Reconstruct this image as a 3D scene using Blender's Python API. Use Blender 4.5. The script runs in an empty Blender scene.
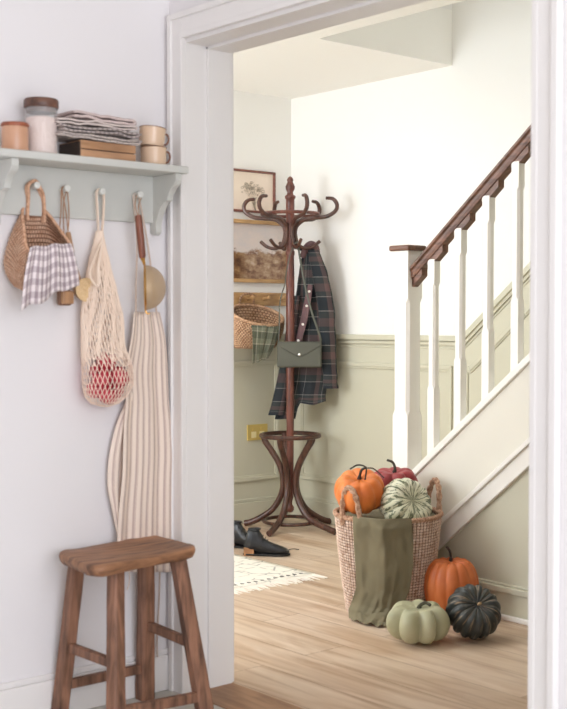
import bpy, math, random
from mathutils import Vector, Matrix
from mathutils import noise as mnoise
random.seed(7)
PI = math.pi
C = bpy.context.scene.collection
V = Vector

# ------------------------------------------------------------------ camera maths
F, TH, PT, H = 1215.0, math.radians(49.4), math.atan(35.5/1215.0), 1.17
DIR = V((-math.sin(TH), math.cos(TH), 0)); RT = V((math.cos(TH), math.sin(TH), 0)); ZZ = V((0, 0, 1))
FW = DIR*math.cos(PT) - ZZ*math.sin(PT); UP = DIR*math.sin(PT) + ZZ*math.cos(PT)
CAM = V((3.138, -2.219, H))
def at(u, v, ax, val):
    """point of the plane  axis = val  seen at photo pixel (u, v)"""
    R = FW + (u-283.5)/F*RT - (v-354.5)/F*UP
    return CAM + R*((val-CAM[ax])/R[ax])
def frm(P0, a, b, z):
    """P0 + a along the view's right + b away from the viewer, at height z"""
    return V((P0[0]+a*RT.x+b*DIR.x, P0[1]+a*RT.y+b*DIR.y, z))

# ------------------------------------------------------------------ materials
def lin(c):
    r = []
    for x in c:
        x = x/255.0
        r.append(x/12.92 if x <= .04045 else ((x+.055)/1.055)**2.4)
    return (*r, 1)
def newmat(name):
    m = bpy.data.materials.new(name); m.use_nodes = True
    nt = m.node_tree; return m, nt, nt.nodes['Principled BSDF']
def nd(nt, t, **k):
    n = nt.nodes.new(t)
    for a, b in k.items(): setattr(n, a, b)
    return n
def ramp(nt, stops, interp='LINEAR'):
    r = nd(nt, 'ShaderNodeValToRGB'); cr = r.color_ramp; cr.interpolation = interp
    while len(cr.elements) < len(stops): cr.elements.new(.5)
    for e, (p, c) in zip(cr.elements, stops): e.position = p; e.color = c
    return r
def coords(nt, kind='Object', scale=(1, 1, 1), rot=(0, 0, 0)):
    tc = nd(nt, 'ShaderNodeTexCoord'); mp = nd(nt, 'ShaderNodeMapping')
    mp.inputs['Scale'].default_value = scale; mp.inputs['Rotation'].default_value = rot
    nt.links.new(tc.outputs[kind], mp.inputs[0]); return mp.outputs[0]
def add_bump(nt, bs, h, strength, dist=.002):
    b = nd(nt, 'ShaderNodeBump'); b.inputs['Strength'].default_value = strength; b.inputs['Distance'].default_value = dist
    nt.links.new(h, b.inputs['Height']); nt.links.new(b.outputs[0], bs.inputs['Normal'])
def M(name, c, rough=.6, c2=None, scale=20, bump=0, metal=0, stretch=(1, 1, 1), detail=4, bscale=None, spec=.5):
    m, nt, bs = newmat(name)
    bs.inputs['Base Color'].default_value = lin(c); bs.inputs['Roughness'].default_value = rough
    bs.inputs['Metallic'].default_value = metal; bs.inputs['Specular IOR Level'].default_value = spec
    if c2 or bump:
        co = coords(nt, 'Object', stretch)
        n = nd(nt, 'ShaderNodeTexNoise'); n.inputs['Scale'].default_value = scale; n.inputs['Detail'].default_value = detail
        nt.links.new(co, n.inputs['Vector'])
        if c2:
            r = ramp(nt, [(.32, lin(c)), (.68, lin(c2))]); nt.links.new(n.outputs[0], r.inputs[0])
            nt.links.new(r.outputs[0], bs.inputs['Base Color'])
        if bump:
            if bscale:
                n2 = nd(nt, 'ShaderNodeTexNoise'); n2.inputs['Scale'].default_value = bscale; nt.links.new(co, n2.inputs['Vector']); n = n2
            add_bump(nt, bs, n.outputs[0], bump)
    return m
def uvcomp(nt, i, freq, off=0.0):
    tc = nd(nt, 'ShaderNodeTexCoord'); sp = nd(nt, 'ShaderNodeSeparateXYZ'); nt.links.new(tc.outputs['UV'], sp.inputs[0])
    a = nd(nt, 'ShaderNodeMath', operation='MULTIPLY_ADD'); a.inputs[1].default_value = freq; a.inputs[2].default_value = off
    nt.links.new(sp.outputs[i], a.inputs[0])
    f = nd(nt, 'ShaderNodeMath', operation='FRACT'); nt.links.new(a.outputs[0], f.inputs[0]); return f.outputs[0]
def mix(nt, a, b, fac, mode='MIX'):
    x = nd(nt, 'ShaderNodeMix', data_type='RGBA', blend_type=mode)
    if isinstance(fac, float): x.inputs[0].default_value = fac
    else: nt.links.new(fac, x.inputs[0])
    for s, val in ((6, a), (7, b)):
        if isinstance(val, tuple): x.inputs[s].default_value = val
        else: nt.links.new(val, x.inputs[s])
    return x.outputs[2]
def cloth(name, su, sv=None, fu=8, fv=8, rough=.9, fac=.5, thread=0, mode='MIX'):
    """woven cloth; su / sv = constant stops of the stripe pattern along u / v"""
    m, nt, bs = newmat(name); bs.inputs['Roughness'].default_value = rough; bs.inputs['Specular IOR Level'].default_value = .15
    a = ramp(nt, [(p, lin(c)) for p, c in su], 'CONSTANT'); nt.links.new(uvcomp(nt, 0, fu), a.inputs[0]); col = a.outputs[0]
    if sv:
        b = ramp(nt, [(p, lin(c)) for p, c in sv], 'CONSTANT'); nt.links.new(uvcomp(nt, 1, fv), b.inputs[0])
        col = mix(nt, col, b.outputs[0], fac, mode)
    nt.links.new(col, bs.inputs['Base Color'])
    n = nd(nt, 'ShaderNodeTexNoise'); n.inputs['Scale'].default_value = 500; nt.links.new(coords(nt), n.inputs['Vector'])
    add_bump(nt, bs, n.outputs[0], .3, .001)
    return m
def wood(name, c, c2, axis=0, scale=6, rough=.5, knots=0, bump=.15, long=.12):
    m, nt, bs = newmat(name); bs.inputs['Roughness'].default_value = rough
    s = [1, 1, 1]; s[axis] = long
    co = coords(nt, 'Object', tuple(s))
    n = nd(nt, 'ShaderNodeTexNoise'); n.inputs['Scale'].default_value = scale*6; n.inputs['Detail'].default_value = 6; n.inputs['Distortion'].default_value = .6
    nt.links.new(co, n.inputs['Vector'])
    r = ramp(nt, [(.3, lin(c2)), (.62, lin(c))]); nt.links.new(n.outputs[0], r.inputs[0]); col = r.outputs[0]
    n2 = nd(nt, 'ShaderNodeTexNoise'); n2.inputs['Scale'].default_value = scale; n2.inputs['Detail'].default_value = 3
    nt.links.new(coords(nt), n2.inputs['Vector'])
    r2 = ramp(nt, [(.35, (.62, .6, .58, 1)), (.6, (1, 1, 1, 1))]); nt.links.new(n2.outputs[0], r2.inputs[0])
    nt.links.new(mix(nt, col, r2.outputs[0], .7, 'MULTIPLY'), bs.inputs['Base Color'])
    add_bump(nt, bs, n.outputs[0], bump)
    return m
def weave_mat(name, c, c2, nu, nv, gap=(92, 62, 44), rough=.8, slant=0, w=.16, offs=.5):
    """basket weave: staggered strands (nu along u, nv rows along v) with the shade of the gaps between them painted in dark"""
    m, nt, bs = newmat(name); bs.inputs['Roughness'].default_value = rough; bs.inputs['Specular IOR Level'].default_value = .2
    n = nd(nt, 'ShaderNodeTexNoise'); n.inputs['Scale'].default_value = 55; n.inputs['Detail'].default_value = 4
    nt.links.new(coords(nt), n.inputs['Vector'])
    r = ramp(nt, [(.3, lin(c2)), (.65, lin(c))]); nt.links.new(n.outputs[0], r.inputs[0])
    b = nd(nt, 'ShaderNodeTexBrick'); b.offset = offs; b.inputs['Scale'].default_value = 1; b.inputs['Brick Width'].default_value = 1; b.inputs['Row Height'].default_value = 1
    b.inputs['Mortar Size'].default_value = w; b.inputs['Mortar Smooth'].default_value = .7
    nt.links.new(coords(nt, 'UV', (nu, nv, 1), (0, 0, slant)), b.inputs['Vector'])
    g = nd(nt, 'ShaderNodeMath', operation='MULTIPLY'); g.inputs[1].default_value = .85; nt.links.new(b.outputs[1], g.inputs[0])
    nt.links.new(mix(nt, r.outputs[0], lin(gap), g.outputs[0]), bs.inputs['Base Color'])  # gap colour stands in for shade between the strands
    inv = nd(nt, 'ShaderNodeMath', operation='SUBTRACT'); inv.inputs[0].default_value = 1; nt.links.new(b.outputs[1], inv.inputs[1])
    add_bump(nt, bs, inv.outputs[0], .8, .004)
    return m

def planks(name):
    m, nt, bs = newmat(name); bs.inputs['Roughness'].default_value = .38; bs.inputs['Specular IOR Level'].default_value = .35
    co = coords(nt)
    b = nd(nt, 'ShaderNodeTexBrick'); b.offset = .37; b.inputs['Scale'].default_value = 1; b.inputs['Brick Width'].default_value = 1.25
    b.inputs['Row Height'].default_value = .19; b.inputs['Mortar Size'].default_value = .0012; b.inputs['Mortar Smooth'].default_value = .3
    b.inputs['Color1'].default_value = (.0, .0, .0, 1); b.inputs['Color2'].default_value = (1, 1, 1, 1); b.inputs['Mortar'].default_value = (.5, .5, .5, 1)
    nt.links.new(co, b.inputs['Vector'])
    base = ramp(nt, [(0, lin((210, 190, 170))), (.35, lin((222, 205, 187))), (.7, lin((215, 196, 177))), (1, lin((228, 212, 196)))]); nt.links.new(b.outputs[0], base.inputs[0])
    # grain running along the boards
    g = nd(nt, 'ShaderNodeTexNoise', noise_dimensions='4D'); g.inputs['Scale'].default_value = 22; g.inputs['Detail'].default_value = 7; g.inputs['Distortion'].default_value = .8
    nt.links.new(coords(nt, 'Object', (.07, 1, 1)), g.inputs['Vector']); nt.links.new(b.outputs[0], g.inputs['W'])
    gr = ramp(nt, [(.33, lin((206, 184, 164))), (.5, lin((240, 230, 218))), (.68, lin((255, 250, 244)))]); nt.links.new(g.outputs[0], gr.inputs[0])
    col = mix(nt, base.outputs[0], gr.outputs[0], .75, 'MULTIPLY')
    k = nd(nt, 'ShaderNodeTexNoise'); k.inputs['Scale'].default_value = 3.0; k.inputs['Detail'].default_value = 5; k.inputs['Distortion'].default_value = 1.5
    nt.links.new(coords(nt, 'Object', (.45, 2.2, 1)), k.inputs['Vector'])
    kr = ramp(nt, [(.3, lin((222, 204, 184))), (.55, (1, 1, 1, 1))]); nt.links.new(k.outputs[0], kr.inputs[0])
    col = mix(nt, col, kr.outputs[0], .7, 'MULTIPLY')
    mo = ramp(nt, [(0, (1, 1, 1, 1)), (1, lin((150, 120, 92)))]); nt.links.new(b.outputs[1], mo.inputs[0])
    col = mix(nt, col, mo.outputs[0], .8, 'MULTIPLY')
    nt.links.new(col, bs.inputs['Base Color'])
    add_bump(nt, bs, g.outputs[0], .08)
    return m

WALLN = M('near_wall_paint', (232, 229, 230), .75, bump=.03, scale=90)
WALLH = M('hall_wall_paint', (240, 239, 235), .75, bump=.02, scale=90)
CEIL = M('ceiling_paint', (246, 244, 238), .8, bump=.02, scale=90)
TRIM = M('white_satin_trim', (234, 231, 229), .4, bump=.02, scale=60)
SAGE = M('sage_panel_paint', (202, 199, 179), .5, bump=.03, scale=40)
STAIRW = M('cream_joinery_paint', (240, 237, 230), .42, bump=.02, scale=40)
PANELC = M('cream_panel_paint', (226, 222, 210), .5, bump=.02, scale=40)
SHELFP = M('shelf_grey_green_paint', (204, 204, 198), .45, c2=(198, 199, 194), scale=8)
RAIL = wood('handrail_walnut', (126, 86, 66), (84, 54, 40), 0, 8, .38)
FLOOR = planks('oak_boards')
THRESH = wood('threshold_oak', (176, 134, 98), (138, 98, 66), 0, 5, .5)
PALE = M('pale_stone_floor', (206, 202, 194), .6, c2=(192, 188, 180), scale=4)
BENT = wood('bentwood_mahogany', (96, 62, 50), (58, 37, 31), 2, 9, .3, bump=.05)
BENTR = wood('red_mahogany_post', (126, 76, 64), (88, 50, 42), 2, 9, .28, bump=.05)
STOOLW = wood('old_elm', (172, 124, 90), (92, 60, 42), 1, 8, .55, bump=.35, long=.1)
STOOLL = wood('old_elm_legs', (156, 112, 88), (82, 56, 42), 2, 8, .6, bump=.35, long=.1)
PEG = M('painted_peg', (222, 222, 216), .4)
BRASS = M('brass', (196, 158, 84), .3, metal=1)
CORD = M('cotton_cord', (214, 196, 178), .9)
JUTE = M('brown_cord', (176, 136, 108), .9)

# ------------------------------------------------------------------ mesh collector
def world_of(o):
    m = Matrix.Identity(4)
    while o: m = o.matrix_basis @ m; o = o.parent
    return m
class MB:
    def __init__(s): s.v = []; s.f = []; s.uv = []; s.mi = []; s.cur = 0
    def face(s, idx, uv=None): s.f.append(idx); s.uv.append(uv or [(0, 0)]*len(idx)); s.mi.append(s.cur)
    def box(s, a, b):
        n = len(s.v)
        for x in (a[0], b[0]):
            for y in (a[1], b[1]):
                for z in (a[2], b[2]): s.v.append(V((x, y, z)))
        for q in ((0, 1, 3, 2), (4, 6, 7, 5), (0, 4, 5, 1), (2, 3, 7, 6), (0, 2, 6, 4), (1, 5, 7, 3)):
            s.face([n+i for i in q], [(0, 0), (1, 0), (1, 1), (0, 1)])
        return s
    def hexa(s, p):   # 8 points: bottom 4 (ccw) then top 4
        n = len(s.v); s.v += [V(q) for q in p]
        for q in ((3, 2, 1, 0), (4, 5, 6, 7), (0, 1, 5, 4), (1, 2, 6, 5), (2, 3, 7, 6), (3, 0, 4, 7)):
            s.face([n+i for i in q], [(0, 0), (1, 0), (1, 1), (0, 1)])
        return s
    def prism(s, poly, fn, h0, h1):
        n = len(s.v); k = len(poly)
        for h in (h0, h1):
            for a, b in poly: s.v.append(V(fn(a, b, h)))
        s.face([n+i for i in range(k)], [tuple(p) for p in poly]); s.face([n+k+i for i in reversed(range(k))], [tuple(p) for p in reversed(poly)])
        for i in range(k):
            j = (i+1) % k; s.face([n+j, n+i, n+k+i, n+k+j])
        return s
    def grid(s, fn, nu, nv, cu=False, cv=False, us=1, vs=1):
        n = len(s.v); NU = nu if cu else nu+1; NV = nv if cv else nv+1
        for j in range(NV):
            for i in range(NU): s.v.append(V(fn(i/nu, j/nv)))
        for j in range(nv):
            for i in range(nu):
                i2 = (i+1) % NU; j2 = (j+1) % NV
                s.face([n+j*NU+i, n+j*NU+i2, n+j2*NU+i2, n+j2*NU+i],
                       [(i/nu*us, j/nv*vs), ((i+1)/nu*us, j/nv*vs), ((i+1)/nu*us, (j+1)/nv*vs), (i/nu*us, (j+1)/nv*vs)])
        return s
    def lathe(s, prof, n=32, c=(0, 0, 0), axis=None, capb=True):
        """profile (r, z) turned about z (or about the direction axis)"""
        R = Matrix.Identity(3) if axis is None else V((0, 0, 1)).rotation_difference(V(axis).normalized()).to_matrix()
        k = len(prof)-1; c = V(c)
        def fn(u, v):
            r, z = prof[int(round(v*k))]; a = 2*PI*u
            return c + R @ V((r*math.cos(a), r*math.sin(a), z))
        return s.grid(fn, n, k, cu=True)
    def tube(s, pts, r, n=8, closed=False, flat=1.0):
        pts = [V(p) for p in pts]; N = len(pts)
        rr = r if isinstance(r, (list, tuple)) else [r]*N
        T = []
        for i in range(N):
            a = pts[(i-1) % N] if closed or i > 0 else pts[i]; b = pts[(i+1) % N] if closed or i < N-1 else pts[i]
            t = b-a; T.append(t.normalized() if t.length > 1e-9 else V((0, 0, 1)))
        ref = V((0, 0, 1)) if abs(T[0].z) < .9 else V((1, 0, 0))
        nrm = (ref - T[0]*ref.dot(T[0])).normalized(); rings = []
        base = len(s.v)
        for i in range(N):
            if i: nrm = (nrm - T[i]*nrm.dot(T[i])); nrm = nrm.normalized() if nrm.length > 1e-6 else V((1, 0, 0))
            bi = T[i].cross(nrm)
            for k in range(n):
                a = 2*PI*k/n; s.v.append(pts[i] + (nrm*math.cos(a) + bi*math.sin(a)*flat)*rr[i])
        L = N if closed else N-1
        for i in range(L):
            j = (i+1) % N
            for k in range(n):
                k2 = (k+1) % n; s.face([base+i*n+k, base+i*n+k2, base+j*n+k2, base+j*n+k], [(k/n, i/N), ((k+1)/n, i/N), ((k+1)/n, (i+1)/N), (k/n, (i+1)/N)])
        if not closed:
            s.face([base+k for k in reversed(range(n))]); s.face([base+(N-1)*n+k for k in range(n)])
        return s
    def strip(s, path, w, fn, h0, h1, closed=False):
        """flat moulding of width w along a 2-D path with mitred corners, from height h0 to h1"""
        N = len(path); L = []; Rr = []
        for i in range(N):
            p = V((*path[i], 0))
            a = V((*path[(i-1) % N], 0)) if closed or i > 0 else None; b = V((*path[(i+1) % N], 0)) if closed or i < N-1 else None
            d1 = (p-a).normalized() if a is not None else (b-p).normalized(); d2 = (b-p).normalized() if b is not None else d1
            n1 = V((-d1.y, d1.x, 0)); n2 = V((-d2.y, d2.x, 0)); m = (n1+n2).normalized(); k = w/2/max(.2, m.dot(n1))
            L.append(p+m*k); Rr.append(p-m*k)
        for i in range(N if closed else N-1):
            j = (i+1) % N
            q = [Rr[i], Rr[j], L[j], L[i]]
            s.hexa([fn(x.x, x.y, h0) for x in q] + [fn(x.x, x.y, h1) for x in q])
        return s
    def build(s, name, mat, parent=None, smooth=True, bevel=0, solid=0, sub=0, sharp=35, seg=2, auto_origin=True):
        me = bpy.data.meshes.new(name)
        if parent is not None:
            inv = world_of(parent).inverted(); vs = [inv @ p for p in s.v]; loc = V((0, 0, 0))
        else:
            xs = [p.x for p in s.v]; ys = [p.y for p in s.v]; zs = [p.z for p in s.v]
            loc = V(((min(xs)+max(xs))/2, (min(ys)+max(ys))/2, min(zs))) if auto_origin else V((0, 0, 0)); vs = [p-loc for p in s.v]
        me.from_pydata([tuple(p) for p in vs], [], s.f)
        uvl = me.uv_layers.new(name='UVMap'); k = 0
        for u in s.uv:
            for q in u: uvl.data[k].uv = q; k += 1
        mats = mat if isinstance(mat, (list, tuple)) else [mat]
        for m_ in mats: me.materials.append(m_)
        if len(mats) > 1:
            for p, i in zip(me.polygons, s.mi): p.material_index = i
        import bmesh
        bm = bmesh.new(); bm.from_mesh(me); bmesh.ops.recalc_face_normals(bm, faces=bm.faces[:])
        if smooth:
            for f in bm.faces: f.smooth = True
            for e in bm.edges:
                if len(e.link_faces) == 2 and e.calc_face_angle(0) > math.radians(sharp): e.smooth = False
        bm.to_mesh(me); bm.free()
        o = bpy.data.objects.new(name, me); C.objects.link(o); o.location = loc
        if parent is not None: o.parent = parent
        if solid:
            m = o.modifiers.new('solid', 'SOLIDIFY'); m.thickness = solid; m.offset = 0
        if bevel:
            m = o.modifiers.new('bevel', 'BEVEL'); m.width = bevel; m.segments = seg; m.limit_method = 'ANGLE'; m.angle_limit = math.radians(30); m.harden_normals = False
        if sub:
            m = o.modifiers.new('sub', 'SUBSURF'); m.levels = sub; m.render_levels = sub
        return o
def spl(pts, n=8, closed=False):
    """Catmull-Rom through pts"""
    P = [V(p) for p in pts]; N = len(P); out = []
    for i in range(N if closed else N-1):
        p1 = P[i]; p2 = P[(i+1) % N]
        p0 = P[(i-1) % N] if closed or i > 0 else p1*2-p2; p3 = P[(i+2) % N] if closed or i < N-2 else p2*2-p1
        for k in range(n):
            t = k/n; out.append(.5*((2*p1)+(p2-p0)*t+(2*p0-5*p1+4*p2-p3)*t*t+(3*p1-p0-3*p2+p3)*t**3))
    if not closed: out.append(P[-1])
    return out
def lerp1(tab, x):
    """piecewise linear table [(x, y...)]"""
    if x <= tab[0][0]: return tab[0][1:]
    for a, b in zip(tab, tab[1:]):
        if x <= b[0]:
            t = (x-a[0])/(b[0]-a[0]); t = t*t*(3-2*t)*.5+t*.5
            return tuple(p+(q-p)*t for p, q in zip(a[1:], b[1:]))
    return tab[-1][1:]
def tag(o, label=None, cat=None, group=None, kind=None):
    if label: o['label'] = label
    if cat: o['category'] = cat
    if group: o['group'] = group
    if kind: o['kind'] = kind
    return o
def thing(name, label, cat, loc=(0, 0, 0), rz=0, group=None):
    o = bpy.data.objects.new(name, None); C.objects.link(o); o.location = loc; o.rotation_euler = (0, 0, rz); o.empty_display_size = .05
    return tag(o, label, cat, group)
def struct(name, mb, mat, **k): return tag(mb.build(name, mat, auto_origin=False, **k), kind='structure')
def copy_tree(o, parent=None):
    c = o.copy(); C.objects.link(c); c.parent = parent
    for ch in list(o.children): copy_tree(ch, c)
    return c
def nz(p, s=1.0, seed=0): return mnoise.noise(V((p[0]*s+seed*7.3, p[1]*s-seed*3.1, p[2]*s+seed*1.7)))

# ================================================================== SETTING
HX, BY, CZ = -2.291, 2.493, 2.462      # hall left wall, hall back wall, ceiling
WT = .172                               # doorway wall thickness
DX0, DX1, DZ = .088, 1.416, 2.018       # doorway
sm = dict(smooth=False)
struct('floor', MB().box((-2.6, WT, -.1), (3.4, 2.7, 0)).box((-2.6, -1.8, -.1), (-.12, WT, 0)), FLOOR, **sm)
struct('floor_near_room', MB().box((-.12, -3.6, -.1), (4.7, 0, 0)), PALE, **sm)
struct('trim_threshold', MB().box((DX0, 0, -.1), (DX1, WT, .004)), THRESH, **sm)
struct('wall_shelf_side', MB().box((-.12, -3.6, 0), (0, 0, CZ)), WALLN, **sm)
w = MB().box((-.12, 0, 0), (.06, WT, CZ)).box((DX1+.02, 0, 0), (4.7, WT, CZ)).box((.06, 0, DZ+.02), (DX1+.02, WT, CZ))
struct('wall_doorway', w, WALLN, **sm)
struct('wall_hall_left', MB().box((HX-.15, -1.8, 0), (HX, BY+.15, CZ)), WALLH, **sm)
struct('wall_hall_back', MB().box((HX, BY, 0), (3.4, BY+.15, 5.0)), WALLH, **sm)
struct('wall_hall_right', MB().box((3.3, WT, 0), (3.45, BY, 5.0)), WALLH, **sm)
# hall front wall with its window, near room right wall with its window
WX0, WX1, WZ0, WZ1 = -2.15, -1.05, .80, 2.25
struct('wall_hall_front', MB().box((HX, -1.8, 0), (WX0, -1.65, CZ)).box((WX1, -1.8, 0), (-.12, -1.65, CZ)).box((WX0, -1.8, 0), (WX1, -1.65, WZ0)).box((WX0, -1.8, WZ1), (WX1, -1.65, CZ)), WALLH, **sm)
def window(name, a0, a1, z0, z1, fn):
    m = MB(); m.strip([(a0, z0), (a1, z0), (a1, z1), (a0, z1)], .06, fn, -.04, .04, closed=True)
    for t in (1/3, 2/3): m.strip([(a0+(a1-a0)*t, z0), (a0+(a1-a0)*t, z1)], .035, fn, -.02, .02)
    m.strip([(a0, (z0+z1)/2), (a1, (z0+z1)/2)], .035, fn, -.02, .02)
    return struct(name, m, TRIM, **sm)
window('window_1', WX0, WX1, WZ0, WZ1, lambda a, b, h: (a, -1.72+h, b))
NY0, NY1, NZ0, NZ1 = -2.9, -.5, .4, 2.3
struct('wall_near_right', MB().box((4.6, -3.6, 0), (4.75, NY0, CZ)).box((4.6, NY1, 0), (4.75, 0, CZ)).box((4.6, NY0, 0), (4.75, NY1, NZ0)).box((4.6, NY0, NZ1), (4.75, NY1, CZ)), WALLN, **sm)
window('window_2', NY0, NY1, NZ0, NZ1, lambda a, b, h: (4.67+h, a, b))
struct('wall_near_back', MB().box((-.12, -3.75, 0), (4.75, -3.6, CZ)), WALLN, **sm)
# ceilings; the hall's has the stairwell opening
OX, OY = -1.04, 1.575
struct('ceiling_near_room', MB().box((-.12, -3.7, CZ), (4.75, .09, CZ+.2)), CEIL, **sm)
cm = MB().box((HX, WT/2, CZ), (OX, BY, CZ+.28)).box((OX, WT/2, CZ), (3.4, OY, CZ+.28)).box((HX, -1.8, CZ), (-.12, WT/2, CZ+.28))
struct('ceiling', cm, CEIL, **sm)
struct('wall_stairwell', MB().box((OX-.1, OY-.1, CZ+.28), (OX, BY, 5.0)).box((OX, OY-.1, CZ+.28), (3.4, OY, 5.0)), WALLH, **sm)
struct('ceiling_stairwell', MB().box((OX-.1, OY-.1, 5.0), (3.5, BY+.15, 5.1)), CEIL, **sm)

# doorway casing (near side architrave, lining, stop) and far side casing
def frame_ring(x0, x1, z1, w_):   # U shaped ring of casing: returns three boxes' xz rects
    return [((x0-w_, 0), (x0, z1+w_)), ((x1, 0), (x1+w_, z1+w_)), ((x0, z1), (x1, z1+w_))]
def ring(m, x0, x1, z1, w_, y0, y1):
    for (a, b) in frame_ring(x0, x1, z1, w_): m.box((a[0], y0, a[1]), (b[0], y1, b[1]))
m = MB(); ring(m, DX0, DX1, DZ, .05, -.001, WT+.001)
for (a, b) in [((DX0, 0), (DX0+.010, DZ)), ((DX1-.010, 0), (DX1, DZ)), ((DX0, DZ-.010), (DX1, DZ))]: m.box((a[0], .078, a[1]), (b[0], WT-.0, b[1]))
struct('trim_door_lining', m, TRIM, bevel=.0015, **sm)
m = MB()
ring(m, DX0-.0, DX1+.006, DZ+.012, .064, -.016, -.001)      # flat
ring(m, DX0-.0, DX1+.006, DZ+.012, .016, -.019, -.016)  # inner bead
ring(m, DX0-.050, DX1+.062, DZ+.074, .018, -.024, -.001)      # back band
struct('trim_architrave', m, TRIM, bevel=.004, **sm)
m = MB(); ring(m, DX0-.006, DX1+.006, DZ+.006, .080, WT, WT+.02)
struct('trim_architrave_hall', m, TRIM, bevel=.003, **sm)
# near room skirting
m = MB().box((0, -3.6, 0), (.016, -.0, .112)).box((0, -3.6, .112), (.011, -.0, .13)); struct('baseboard_shelf_side', m, TRIM, bevel=.004, **sm)
m = MB().box((DX1+.09, -.016, 0), (4.6, 0, .13)); struct('baseboard_doorway', m, TRIM, bevel=.004, **sm)

# ---- hall panelling
SL = .83                                # stair pitch
fb = lambda a, b, h: (a, BY-h, b)       # back wall plane
flw = lambda a, b, h: (HX+h, a, b)      # left wall plane
kx = at(465.5, 334, 1, BY).x            # where the dado starts to climb
top = [(HX, 1.078), (kx, 1.078), (3.2, 1.078+SL*(3.2-kx))]
m = MB(); m.prism([(HX, 0), (3.2, 0), (3.2, top[2][1]), (kx, 1.078), (HX, 1.078)], fb, 0, .008)
def off(path, d): return [(a, b-d) for a, b in path]
m.strip(off(top, .008), .028, fb, .008, .034); m.strip(off(top, .034), .020, fb, .008, .022); m.strip(off(top, .058), .010, fb, .008, .014)
p1 = at(452.5, 372, 1, BY).x
rect = lambda x0, x1, z0, z1: [(x0, z0), (x1, z0), (x1, z1), (x0, z1)]
for d, w_, h in ((0, .022, .016), (.016, .012, .011)):
    m.strip(rect(-2.19+d, p1-d, .245+d, .92-d), w_, fb, .008, h+.006, closed=True)
    q0 = at(466.5, 372, 1, BY).x; q1 = at(472.5, 372, 1, BY).x
    m.strip([(q0+d, .3), (q0+d, .92-d), (q1, .92-d), (q1+2.2, .92-d+SL*2.2)], w_, fb, .008, h+.006)
struct('trim_1', m, SAGE, bevel=.003, **sm)
m = MB(); m.prism([(-1.65, 0), (BY-.008, 0), (BY-.008, 1.078), (-1.65, 1.078)], flw, 0, .008)
t2 = [(-1.65, 1.07), (BY-.008, 1.07)]
m.strip(t2, .028, flw, .008, .034); m.strip(off(t2, .026), .020, flw, .008, .022); m.strip(off(t2, .05), .010, flw, .008, .014)
for d, w_, h in ((0, .022, .016), (.016, .012, .011)):
    m.strip(rect(1.45+d, 2.376-d, .25+d, .92-d), w_, flw, .008, h+.006, closed=True)
    m.strip(rect(.35+d, 1.30-d, .25+d, .92-d), w_, flw, .008, h+.006, closed=True)
struct('trim_2', m, SAGE, bevel=.003, **sm)
m = MB().box((HX+.008, BY-.026, 0), (-.45, BY-.008, .118)).box((HX+.008, BY-.019, .118), (-.45, BY-.008, .138)); struct('baseboard_hall_back', m, SAGE, bevel=.004, **sm)
m = MB().box((HX+.008, -1.65, 0), (HX+.026, BY-.026, .118)).box((HX+.008, -1.65, .118), (HX+.019, BY-.026, .138)); struct('baseboard_hall_left', m, SAGE, bevel=.004, **sm)

# ================================================================== STAIRCASE
st = thing('staircase', 'cream painted staircase with walnut handrail rising to the right of the hall', 'staircase', (-.45, 1.55, 0))
SY = 1.512
zc = lambda x: .545+SL*(x+.364)         # top line of the string capping
XR = 2.2
fs = lambda a, b, h: (a, SY+h, b)
NX0, NX1, NY_0, NY_1 = -.496, -.408, 1.51, 1.598
# spandrel
m = MB(); m.prism([(NX1, .0), (XR, .0), (XR, zc(XR)-.03), (NX1, zc(NX1)-.03)], fs, 0, .02); m.build('side_panel', PANELC, st, **sm)
rk = lambda x, z: z+SL*(x+.17)
m = MB(); m.prism([(NX1, 0), (XR, 0), (XR, rk(XR, .30)), (NX1, max(.02, rk(NX1, .30)))], fs, -.004, 0); tag(m.build('lower_panel', SAGE, st, **sm), 'sage painted triangular panel under the sloping board')
m = MB(); m.prism([(NX1, rk(NX1, .265)), (XR, rk(XR, .265)), (XR, rk(XR, .365)), (NX1, rk(NX1, .365))], fs, -.022, 0)
m.prism([(NX1, rk(NX1, .345)), (XR, rk(XR, .345)), (XR, rk(XR, .372)), (NX1, rk(NX1, .372))], fs, -.034, -.022)
m.build('sloping_board', STAIRW, st, bevel=.004, **sm)
m = MB(); m.prism([(NX1, zc(NX1)-.036), (XR, zc(XR)-.036), (XR, zc(XR)), (NX1, zc(NX1))], fs, -.012, .085); m.build('string_capping', STAIRW, st, bevel=.004, **sm)
m = MB().box((NX1, SY-.020, 0), (XR, SY, .105)).box((NX1, SY-.030, .105), (XR, SY, .130)).box((NX1, SY-.014, .130), (XR, SY, .138)); tag(m.build('skirting_board', SAGE, st, bevel=.004, **sm), 'sage skirting board at the foot of the stair side')
m = MB().box((NX1, SY-.034, 0), (XR, SY-.020, .022)); m.build('quarter_bead', STAIRW, st, bevel=.006, **sm)
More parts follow.
